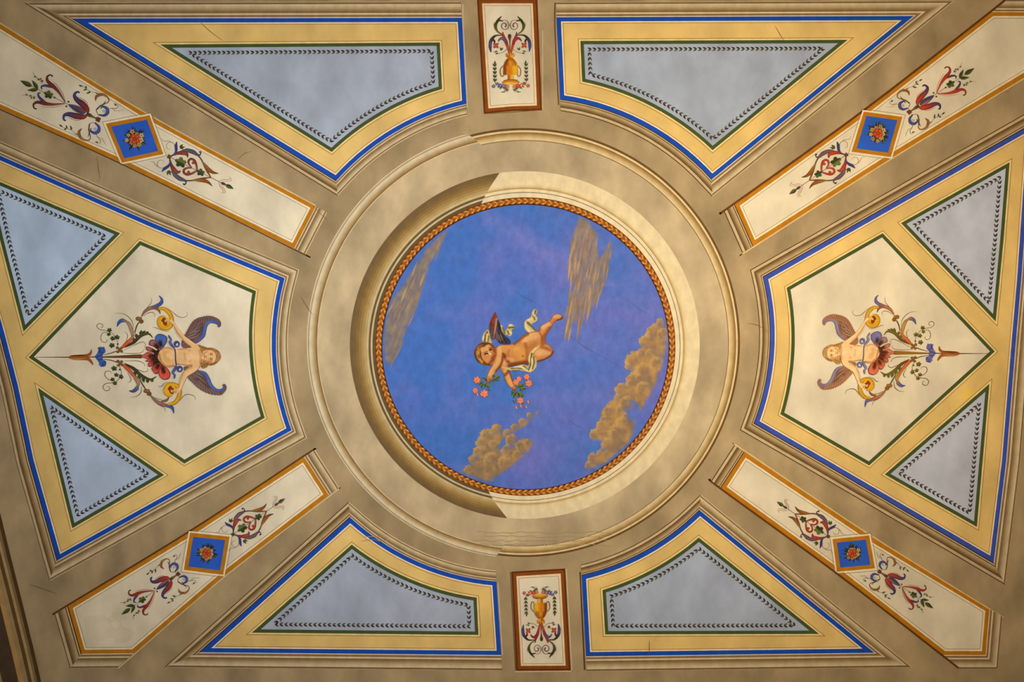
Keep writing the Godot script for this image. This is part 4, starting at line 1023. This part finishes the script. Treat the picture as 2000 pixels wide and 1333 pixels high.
func bouquet(label: String, c: Vector2, r: float, seedn: int) -> void:
	r *= 1.06
	var o := thing("flower_bouquet", label, "flowers", c, "small bouquets on the blue diamonds")
	var g := RandomNumberGenerator.new()
	g.seed = seedn
	for i in 30:
		var a := TAU * i / 30.0 + g.randf_range(-0.2, 0.2)
		var d := Vector2.from_angle(a)
		leaf(o, "leaf", c + d * r * 0.35, c + d * r * g.randf_range(0.75, 1.25), g.randf_range(3.6, 6.0), k(52, 58, 52).lerp(k(104, 92, 52), g.randf()), k(40, 42, 44))
	for i in 9:
		var a := TAU * i / 9.0 + 0.2
		var d := Vector2.from_angle(a)
		bloom(o, "blossom", c + d * r * g.randf_range(0.42, 0.72), r * g.randf_range(0.16, 0.24), [k(222, 196, 140), k(206, 180, 96), k(214, 168, 140), k(186, 160, 96)][i % 4], [k(160, 136, 90), k(150, 120, 50), k(150, 96, 80), k(120, 104, 60)][i % 4], k(120, 70, 40))
	for i in 5:
		var d := Vector2.from_angle(TAU * i / 5.0 + 0.5)
		dot(o, "rose_petal", c + d * r * 0.24, r * 0.26, r * 0.2, k(214, 104, 50), k(160, 56, 30), TAU * i / 5.0 + 0.5)
	dot(o, "rose_petal", c, r * 0.2, r * 0.2, k(200, 76, 36), k(140, 44, 26))

func diamond_strip(label: String, sides: Array, dia: PackedVector2Array, centre: Vector2, edges: Array) -> void:
	var p := outline_of(sides)
	var o := thing("diagonal_strip", label, "ceiling panel", centre, "cream diagonal strips with a blue diamond")
	mouldings(o, sides)
	field(o, "cream_field", inset(p, 7.5), CREAM, 1.5)
	frame(o, "ochre_frame", p, 0.0, 8.0, OCHRE, 1.52)
	frame(o, "pale_line", p, 7.8, 10.6, LINE, 1.55)
	frame(o, "hairline", p, 11.6, 12.5, k(150, 122, 96), 1.6)
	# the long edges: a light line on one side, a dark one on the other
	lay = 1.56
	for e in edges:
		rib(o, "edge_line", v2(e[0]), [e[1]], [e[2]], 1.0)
	var d := dia
	if not clockwise(d):
		d.reverse()
	frame(o, "hairline", d, -5.2, -4.2, k(150, 122, 96), 1.62)
	frame(o, "pale_line", d, -2.8, 0.2, LINE, 1.64)
	frame(o, "ochre_frame", d, 0.0, 7.6, OCHRE, 1.66)
	field(o, "blue_diamond", inset(d, 7.4), DIAMOND, 1.65, mat_field)

# ---- plaster wear ----------------------------------------------------------------------------------------------------
func stain(o: Node, called: String, c: Vector2, rx: float, ry: float, col: Color, seedn: int, h: float) -> void:
	var r := RandomNumberGenerator.new()
	r.seed = seedn
	var p := PackedVector2Array()
	for i in 16:
		p.append(c + Vector2(cos(TAU * i / 16) * rx, sin(TAU * i / 16) * ry) * r.randf_range(0.6, 1.15))
	var L := Layer.new()
	fill(L, smooth_closed(p, 3), col, h)
	commit(L, called, o, mat_field)

func wear(o: Node) -> void:
	T = Transform2D.IDENTITY
	org = o.position
	var r := RandomNumberGenerator.new()
	r.seed = 77
	# tide marks of old damp: thin scalloped ochre lines
	for q in [[925, 1040, 270, k(172, 150, 104), 4, 8.0], [700, 1050, 70, k(158, 136, 94), 2, 6.0], [845, 246, 80, k(158, 136, 98), 3, 9.0]]:
		for i in q[4]:
			var p := PackedVector2Array()
			var x: float = q[0] + r.randf_range(0, 20)
			while x < q[0] + q[2]:
				p.append(Vector2(x, q[1] + i * q[5] + r.randf_range(-2.0, 2.0)))
				x += r.randf_range(6, 12)
			lay = 4.6
			rib(o, "tide_mark", p, [0.5, 1.5, 0.8, 1.6, 0.5], [q[3]], 1.0)
	for q in [[190, 1225, 34, 26, k(218, 205, 177)], [236, 1238, 26, 20, k(216, 202, 173)], [182, 1252, 16, 12, k(219, 206, 179)], [232, 1206, 16, 12, k(217, 203, 175)], [210, 1215, 12, 8, k(214, 200, 170)]]:
		stain(o, "damp_patch", Vector2(q[0], q[1]), q[2], q[3], q[4], int(q[0]), 1.53 + 0.01 * q[2])
	for q in [[1890, 766, 12, 15, k(225, 189, 96)], [1950, 702, 10, 8, k(223, 187, 102)], [1412, 290, 12, 9, k(225, 190, 104)], [1878, 778, 8, 6, k(227, 192, 98)]]:
		stain(o, "yellow_patch", Vector2(q[0], q[1]), q[2], q[3], q[4], int(q[0]), 1.55 + 0.005 * q[2])
	for q in [[389, 40, 400, 52, 416, 66, 436, 80], [190, 305, 192, 325, 196, 350], [465, 312, 478, 300, 492, 296], [1514, 52, 1522, 66, 1530, 78], [60, 1142, 84, 1150, 112, 1160], [1460, 632, 1480, 636, 1502, 650], [612, 402, 626, 418, 640, 430], [588, 580, 600, 600, 612, 616], [1268, 1252, 1268, 1268, 1268, 1280]]:
		lay = 4.7
		rib(o, "crack", v2(q), [0.4, 1.2, 0.4], [k(128, 100, 62)], 1.0)

# ---- room ------------------------------------------------------------------------------------------------------------
func box(o: Node3D, called: String, size: Vector3, at: Vector3, m: Material) -> MeshInstance3D:
	var b := BoxMesh.new()
	b.size = size
	var i := MeshInstance3D.new()
	i.mesh = b
	i.material_override = m
	i.name = called
	i.position = at
	o.add_child(i, true)
	return i

func flat(col: Color, rough := 0.9) -> StandardMaterial3D:
	var m := StandardMaterial3D.new()
	m.albedo_color = col
	m.roughness = rough
	return m

func painted(tex: Texture2D, scale: float, rough: float) -> StandardMaterial3D:
	var m := StandardMaterial3D.new()
	m.vertex_color_use_as_albedo = true
	m.vertex_color_is_srgb = true
	m.roughness = rough
	m.metallic_specular = 0.25
	m.albedo_texture = tex
	m.uv1_triplanar = true
	m.uv1_world_triplanar = true
	m.uv1_scale = Vector3(scale, scale, scale)
	m.uv1_offset = Vector3(0.5, 0.5, 0.5)
	return m

# Brushed plaster: fine grain and broad mottling, grey values a little below white.
func plaster(size: int, freq: float, low: float, streak: float, seedn: int) -> ImageTexture:
	var n := FastNoiseLite.new()
	n.seed = seedn
	n.noise_type = FastNoiseLite.TYPE_SIMPLEX_SMOOTH
	n.frequency = freq
	n.fractal_octaves = 5
	n.fractal_gain = 0.55
	var a := n.get_image(size, size, false, false, true)
	a.convert(Image.FORMAT_RGBA8)
	n.seed = seedn + 9
	n.frequency = freq * 3.0
	var b := n.get_image(size, size * 2 / 3, false, false, true)
	b.resize(size, size, Image.INTERPOLATE_CUBIC)
	b.convert(Image.FORMAT_RGBA8)
	var veil := Image.create(size, size, false, Image.FORMAT_RGBA8)
	veil.fill(Color(1, 1, 1, streak))
	a.blend_rect_mask(b, veil, Rect2i(0, 0, size, size), Vector2i.ZERO)
	# squeeze the contrast towards white
	var white := Image.create(size, size, false, Image.FORMAT_RGBA8)
	white.fill(Color(1, 1, 1, low))
	a.blend_rect(white, Rect2i(0, 0, size, size), Vector2i.ZERO)
	return ImageTexture.create_from_image(a)

func torchiere(label: String, at: Vector3, col: Color, energy: float) -> void:
	var o := Node3D.new()
	o.name = numbered("floor_lamp")
	o.position = at
	add_child(o)
	o.set_meta("label", label)
	o.set_meta("category", "lamp")
	o.set_meta("group", "uplighters on the floor")
	var brass := flat(k(120, 96, 52), 0.4)
	brass.metallic = 0.8
	var parts := [["base", 0.16, 0.16, 0.03, 0.015], ["pole", 0.014, 0.014, 2.06, 1.06], ["bowl", 0.2, 0.05, 0.12, 2.15]]
	for q in parts:
		var c := CylinderMesh.new()
		c.top_radius = q[1]
		c.bottom_radius = q[2]
		c.height = q[3]
		var i := MeshInstance3D.new()
		i.mesh = c
		i.material_override = brass
		i.name = q[0]
		i.position.y = q[4]
		o.add_child(i)
	var bulb := SphereMesh.new()
	bulb.radius = 0.07
	bulb.height = 0.14
	var bm := flat(Color.WHITE)
	bm.emission_enabled = true
	bm.emission = col
	bm.emission_energy_multiplier = 4.0
	var bi := MeshInstance3D.new()
	bi.mesh = bulb
	bi.material_override = bm
	bi.name = "bulb"
	bi.position.y = 2.3
	o.add_child(bi)
	var l := OmniLight3D.new()
	l.name = "lamp_light"
	l.light_color = col
	l.light_energy = energy
	l.light_size = 0.06
	l.omni_range = 14.0
	l.omni_attenuation = 2.0
	l.shadow_enabled = true
	l.position.y = 2.3
	o.add_child(l)

func _ready() -> void:
	rng.seed = 3
	cloud_noise.seed = 21
	cloud_noise.frequency = 0.008
	cloud_noise.fractal_octaves = 4
	# camera on a low stand, looking straight up
	var cam := Camera3D.new()
	cam.name = "camera"
	cam.transform = Transform3D(Basis(Vector3(1, 0, 0), Vector3(0, 0, 1), Vector3(0, -1, 0)), Vector3(0, 1.2, 0))
	cam.fov = rad_to_deg(2.0 * atan(666.5 * S / (HC - 0.002 - 1.2)))
	cam.near = 0.05
	add_child(cam)
	cam.current = true
	var env := Environment.new()
	env.background_mode = Environment.BG_COLOR
	env.background_color = Color(0.02, 0.02, 0.022)
	env.tonemap_mode = Environment.TONE_MAPPER_LINEAR
	env.tonemap_exposure = 1.0
	env.sdfgi_enabled = true
	env.ssao_enabled = true
	env.ssil_enabled = true
	var we := WorldEnvironment.new()
	we.name = "environment"
	we.environment = env
	add_child(we)
	# two uplighters stand below the winged women, outside the view
	torchiere("brass uplighter with warm bulb below the cream panel nearest the cherub's feet", Vector3(1.42, 0, 0.42), Color(1.0, 0.945, 0.82), 8.0)
	torchiere("brass uplighter with pale bulb below the cream panel beyond the cherub's head", Vector3(-1.2, 0, 0.25), Color(0.94, 0.975, 1.0), 5.9)

	mat_ground = painted(plaster(2048, 0.0035, 0.72, 0.12, 1), 1.0 / 7.9, 0.9)
	mat_field = painted(plaster(2048, 0.004, 0.84, 0.1, 2), 1.0 / 7.9, 0.85)
	mat_paint = painted(plaster(2048, 0.02, 0.88, 0.2, 3), 1.0 / 7.9, 0.8)
	mat_gilt = painted(plaster(512, 0.03, 0.86, 0.3, 4), 1.0, 0.45)

	# the room
	var wallm := flat(k(104, 76, 42))
	var rx := 3.7
	var rz := 2.6
	var walls := {"wall_left": [Vector3(0.2, HC, rz * 2), Vector3(-rx - 0.1, HC / 2, 0)], "wall_right": [Vector3(0.2, HC, rz * 2), Vector3(rx + 0.1, HC / 2, 0)], "wall_back": [Vector3(rx * 2 + 0.4, HC, 0.2), Vector3(0, HC / 2, rz + 0.1)], "wall_front": [Vector3(rx * 2 + 0.4, HC, 0.2), Vector3(0, HC / 2, -rz - 0.1)]}
	for w in walls:
		box(self, w, walls[w][0], walls[w][1], wallm).set_meta("kind", "structure")
	box(self, "floor", Vector3(rx * 2 + 0.4, 0.2, rz * 2 + 0.4), Vector3(0, -0.1, 0), flat(k(92, 68, 44), 0.6)).set_meta("kind", "structure")
	var ceil_box := box(self, "ceiling", Vector3(rx * 2 + 0.4, 0.2, rz * 2 + 0.4), Vector3(0, HC + 0.1, 0), mat_ground)
	ceil_box.set_meta("kind", "structure")
	var cm := mat_ground.duplicate()
	cm.vertex_color_use_as_albedo = false
	cm.albedo_color = GROUND
	ceil_box.material_override = cm

	rings()
	sky()
	clouds()
	cherub()

	# trapezoid panels along the long sides
	var P := func(a, b): return [Vector2(a[0], a[1]), Vector2(b[0], b[1])]
	var S1 := func(a): return v2(a)
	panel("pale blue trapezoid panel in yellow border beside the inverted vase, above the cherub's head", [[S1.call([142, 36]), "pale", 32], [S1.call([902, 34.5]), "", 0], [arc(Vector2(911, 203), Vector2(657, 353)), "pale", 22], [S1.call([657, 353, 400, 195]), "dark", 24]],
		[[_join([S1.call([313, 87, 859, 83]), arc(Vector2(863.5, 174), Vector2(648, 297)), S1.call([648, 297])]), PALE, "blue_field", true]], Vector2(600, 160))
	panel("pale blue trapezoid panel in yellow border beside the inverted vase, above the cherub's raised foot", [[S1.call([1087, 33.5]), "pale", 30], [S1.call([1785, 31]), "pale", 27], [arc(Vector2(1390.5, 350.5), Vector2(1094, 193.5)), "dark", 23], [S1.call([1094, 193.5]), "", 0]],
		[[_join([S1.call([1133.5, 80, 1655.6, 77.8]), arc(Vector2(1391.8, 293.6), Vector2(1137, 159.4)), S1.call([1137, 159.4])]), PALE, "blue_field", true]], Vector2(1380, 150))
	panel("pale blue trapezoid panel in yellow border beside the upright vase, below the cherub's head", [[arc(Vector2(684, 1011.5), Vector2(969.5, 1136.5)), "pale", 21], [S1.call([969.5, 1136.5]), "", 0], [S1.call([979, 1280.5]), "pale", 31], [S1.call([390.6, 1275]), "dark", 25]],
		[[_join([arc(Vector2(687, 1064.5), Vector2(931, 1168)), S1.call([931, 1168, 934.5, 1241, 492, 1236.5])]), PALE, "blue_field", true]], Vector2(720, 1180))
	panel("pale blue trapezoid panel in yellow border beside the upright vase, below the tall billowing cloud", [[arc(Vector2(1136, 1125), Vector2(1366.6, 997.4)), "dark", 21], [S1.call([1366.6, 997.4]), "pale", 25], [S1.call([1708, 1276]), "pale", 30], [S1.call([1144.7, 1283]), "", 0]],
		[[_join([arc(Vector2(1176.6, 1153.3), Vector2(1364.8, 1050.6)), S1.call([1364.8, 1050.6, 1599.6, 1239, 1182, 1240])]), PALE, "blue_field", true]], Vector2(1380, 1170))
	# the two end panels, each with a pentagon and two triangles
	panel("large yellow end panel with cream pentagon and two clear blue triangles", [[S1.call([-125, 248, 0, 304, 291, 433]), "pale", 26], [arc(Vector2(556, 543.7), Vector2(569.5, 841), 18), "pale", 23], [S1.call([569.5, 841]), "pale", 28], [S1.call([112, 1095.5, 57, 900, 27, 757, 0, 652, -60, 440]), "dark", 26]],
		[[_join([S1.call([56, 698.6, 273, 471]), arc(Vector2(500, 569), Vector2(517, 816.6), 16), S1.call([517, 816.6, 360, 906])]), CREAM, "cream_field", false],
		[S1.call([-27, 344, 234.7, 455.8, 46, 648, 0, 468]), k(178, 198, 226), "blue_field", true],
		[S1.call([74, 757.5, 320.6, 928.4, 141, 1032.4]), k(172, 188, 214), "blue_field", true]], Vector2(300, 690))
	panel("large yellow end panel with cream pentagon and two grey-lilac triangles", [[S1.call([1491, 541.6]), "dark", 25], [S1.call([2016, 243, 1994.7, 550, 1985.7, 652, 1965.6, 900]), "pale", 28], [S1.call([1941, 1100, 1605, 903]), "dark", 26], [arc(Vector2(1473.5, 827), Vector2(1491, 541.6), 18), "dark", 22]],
		[[_join([S1.call([1943, 687, 1697.7, 909.8]), arc(Vector2(1524, 809.6), Vector2(1536.5, 562.6), 16), S1.call([1536.5, 562.6, 1724, 455.8])]), CREAM, "cream_field", false],
		[S1.call([1759.7, 436, 1972, 317, 1960, 470, 1944.7, 628.5]), k(186, 192, 212), "blue_field", true],
		[S1.call([1932.5, 750, 1908, 1030, 1728, 927.3]), k(184, 190, 208), "blue_field", true]], Vector2(1740, 690), k(58, 80, 172))
	# edge lines where the vase bays meet the trapezoids
	var bays := thing("bay_edging", "thin light and dark painted lines edging the two vase bays", "edging", Vector2(1020, 670))
	lay = 0.15
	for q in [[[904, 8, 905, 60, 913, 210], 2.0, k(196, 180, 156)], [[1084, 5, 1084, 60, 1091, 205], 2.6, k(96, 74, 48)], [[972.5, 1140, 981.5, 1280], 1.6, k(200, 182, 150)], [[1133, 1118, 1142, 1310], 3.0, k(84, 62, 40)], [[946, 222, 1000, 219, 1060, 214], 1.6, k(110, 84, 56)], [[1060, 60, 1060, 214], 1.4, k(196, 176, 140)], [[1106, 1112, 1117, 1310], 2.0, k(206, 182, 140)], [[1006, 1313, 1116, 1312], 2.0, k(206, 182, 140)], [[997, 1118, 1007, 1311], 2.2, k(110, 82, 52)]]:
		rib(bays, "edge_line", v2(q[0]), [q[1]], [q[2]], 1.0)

	# diagonal strips
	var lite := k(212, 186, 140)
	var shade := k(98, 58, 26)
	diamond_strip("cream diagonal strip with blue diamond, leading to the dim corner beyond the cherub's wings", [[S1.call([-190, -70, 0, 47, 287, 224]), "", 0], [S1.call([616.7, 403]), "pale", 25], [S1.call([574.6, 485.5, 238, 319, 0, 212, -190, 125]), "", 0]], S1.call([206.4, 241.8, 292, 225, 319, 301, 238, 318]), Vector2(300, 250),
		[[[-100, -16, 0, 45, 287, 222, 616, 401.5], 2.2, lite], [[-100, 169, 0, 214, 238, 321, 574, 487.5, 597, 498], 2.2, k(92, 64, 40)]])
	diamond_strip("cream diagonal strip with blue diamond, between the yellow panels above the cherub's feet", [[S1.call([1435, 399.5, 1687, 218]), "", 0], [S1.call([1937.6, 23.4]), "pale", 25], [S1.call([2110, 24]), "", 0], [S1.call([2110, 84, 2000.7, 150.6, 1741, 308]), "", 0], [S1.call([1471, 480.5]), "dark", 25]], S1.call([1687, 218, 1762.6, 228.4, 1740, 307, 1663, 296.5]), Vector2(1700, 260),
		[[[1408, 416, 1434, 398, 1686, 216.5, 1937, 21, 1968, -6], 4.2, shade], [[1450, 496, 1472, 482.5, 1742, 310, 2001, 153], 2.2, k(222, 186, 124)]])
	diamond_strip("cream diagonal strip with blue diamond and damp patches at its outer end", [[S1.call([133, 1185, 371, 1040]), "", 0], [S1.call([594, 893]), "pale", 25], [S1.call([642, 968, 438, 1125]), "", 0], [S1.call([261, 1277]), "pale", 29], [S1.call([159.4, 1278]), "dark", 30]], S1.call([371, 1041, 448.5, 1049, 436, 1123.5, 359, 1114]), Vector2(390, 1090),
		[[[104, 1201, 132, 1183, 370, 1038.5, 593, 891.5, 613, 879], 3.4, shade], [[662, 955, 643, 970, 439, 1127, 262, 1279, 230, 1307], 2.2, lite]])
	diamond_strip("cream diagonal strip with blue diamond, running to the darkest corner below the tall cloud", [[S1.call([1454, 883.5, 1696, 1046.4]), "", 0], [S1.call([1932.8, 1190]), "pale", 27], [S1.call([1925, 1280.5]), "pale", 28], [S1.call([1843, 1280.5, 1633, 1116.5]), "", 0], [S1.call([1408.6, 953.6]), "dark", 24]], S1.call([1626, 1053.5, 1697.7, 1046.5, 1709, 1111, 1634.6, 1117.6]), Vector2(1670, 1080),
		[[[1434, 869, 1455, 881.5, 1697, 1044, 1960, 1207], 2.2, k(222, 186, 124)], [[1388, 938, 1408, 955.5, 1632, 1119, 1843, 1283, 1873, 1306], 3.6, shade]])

	# vases
	vase_panel(S1.call([931.5, -3, 1049.5, -3, 1058.5, 215.5, 1002, 217, 945, 222]), "cream vase panel in brown frame between the upper trapezoid panels", "inverted gold vase with flowers at its mouth and scrolls above its foot", Transform2D(PI - 0.02, Vector2(1.02, 1.02), 0.0, Vector2(997, 134)), Vector2(996, 105))
	vase_panel(S1.call([998.7, 1117.4, 1103.9, 1111.2, 1114.7, 1310.5, 1008.5, 1311]), "cream vase panel in brown frame between the lower trapezoid panels", "upright gold vase filled with flowers above red and blue scrolls", Transform2D(-0.03, Vector2(0.93, 0.95), 0.0, Vector2(1055.5, 1190)), Vector2(1056, 1210))

	# sprays and bouquets on the strips
	tulip("dark blue-tipped tulip spray near the dimmest upper corner, large leaves", along(Vector2(192.7, 234), Vector2(40.3, 157.7), 154), 0.75)
	tulip("red tulip spray on the strip above the cherub's feet, pointing to the bright corner", along(Vector2(1775.1, 219.7), Vector2(1902.3, 133.6), 154), 0.0)
	tulip("red and blue tulip spray on the strip with damp patches", along(Vector2(348.6, 1121), Vector2(238.2, 1200.6), 154), 0.25)
	tulip("small red tulip spray on the strip running to the darkest corner", along(Vector2(1717, 1116.5), Vector2(1822, 1188.3), 154), 0.1)
	heart_scroll("heart shaped scroll with dull plum leaves on the strip of the dark blue-tipped tulip", along(Vector2(331, 306.6), Vector2(457.2, 369.6), 136), 0.7)
	heart_scroll("heart shaped scroll with bright red petals on the strip above the cherub's feet", along(Vector2(1652.2, 303), Vector2(1540.8, 380), 136), 0.0)
	heart_scroll("heart shaped scroll on the strip with damp patches, pointing to the medallion", along(Vector2(455.5, 1044), Vector2(557, 974), 136), 0.2)
	heart_scroll("small heart shaped scroll on the strip running to the darkest corner", along(Vector2(1617, 1048), Vector2(1517, 980), 136), 0.15)
	bouquet("orange rose bouquet with white flowers on the blue diamond by the dark tulip", Vector2(264, 272), 21, 4)
	bouquet("orange rose bouquet with yellow flowers on the blue diamond above the cherub's feet", Vector2(1714, 261), 20, 5)
	bouquet("small red rose bouquet on the blue diamond of the damp stained strip", Vector2(404.5, 1081), 18, 6)
	bouquet("small dark rose bouquet on the blue diamond nearest the darkest corner", Vector2(1664.5, 1081), 17, 7)

	# winged women
	var cool := {"stem": k(120, 82, 44), "blue": k(64, 92, 166), "leaf": k(76, 78, 46), "fork": k(168, 132, 98), "deep": k(70, 44, 34), "red": k(214, 84, 42), "sweep": k(146, 100, 84), "knot": k(140, 96, 48), "wing": k(112, 82, 76), "rim": k(76, 96, 168), "rose": k(150, 84, 88), "petal": k(204, 62, 48), "hair": k(170, 112, 56), "skin": k(222, 176, 122), "ribbon": k(76, 84, 150)}
	var warm := {"stem": k(166, 116, 38), "blue": k(108, 104, 166), "leaf": k(120, 106, 44), "fork": k(196, 132, 50), "deep": k(112, 62, 36), "red": k(218, 104, 44), "sweep": k(184, 104, 62), "knot": k(164, 106, 38), "wing": k(160, 108, 76), "rim": k(142, 124, 156), "rose": k(140, 112, 122), "petal": k(208, 92, 62), "hair": k(200, 140, 66), "skin": k(240, 198, 142), "ribbon": k(128, 128, 178)}
	winged_woman("winged woman with brown and blue wings holding gold scrolls, on the cooler cream panel", "acanthus scroll with blue cornflower and dark vine leaves below the brown winged woman", Transform2D.IDENTITY, cool)
	winged_woman("winged woman with russet and lilac wings holding gold scrolls, on the warmer cream panel", "acanthus scroll with lilac cornflower and golden leaves below the russet winged woman", Transform2D(Vector2(-0.9, 0), Vector2(0, 0.95), Vector2(1930 + 72 * 0.9, 687 - 694 * 0.95)), warm)

	# the room's cornice in the lower corner at the cherub's head side, and wear of the plaster
	var c := thing("wall_cornice", "dark painted wall cornice of straight bands in the lower left corner", "cornice", Vector2(30, 1180))
	var bandsL := [[0, 7, k(80, 60, 38)], [7, 12, k(128, 104, 70)], [12, 17, k(168, 142, 100)], [17, 24, k(96, 72, 44)], [24, 33, k(158, 132, 92)], [33, 42, k(178, 140, 88)], [42, 72, k(78, 64, 50)], [72, 130, k(150, 128, 92)]]
	var path := v2([-14, 930, 0, 1002, 20, 1085, 42, 1172, 64, 1262, 84, 1350])
	for q in bandsL:
		var L := Layer.new()
		for i in path.size() - 1:
			var n0 := Vector2(-1, 0.24)
			quad(L, path[i] + n0 * q[0], path[i + 1] + n0 * q[0], path[i + 1] + n0 * q[1], path[i] + n0 * q[1], 1.0, 1.0, q[2])
		commit(L, "cornice_band", c, mat_paint)
	wear(ceil_box)

func _join(a: Array) -> PackedVector2Array:
	var r := PackedVector2Array()
	for q in a:
		r.append_array(q)
	return r
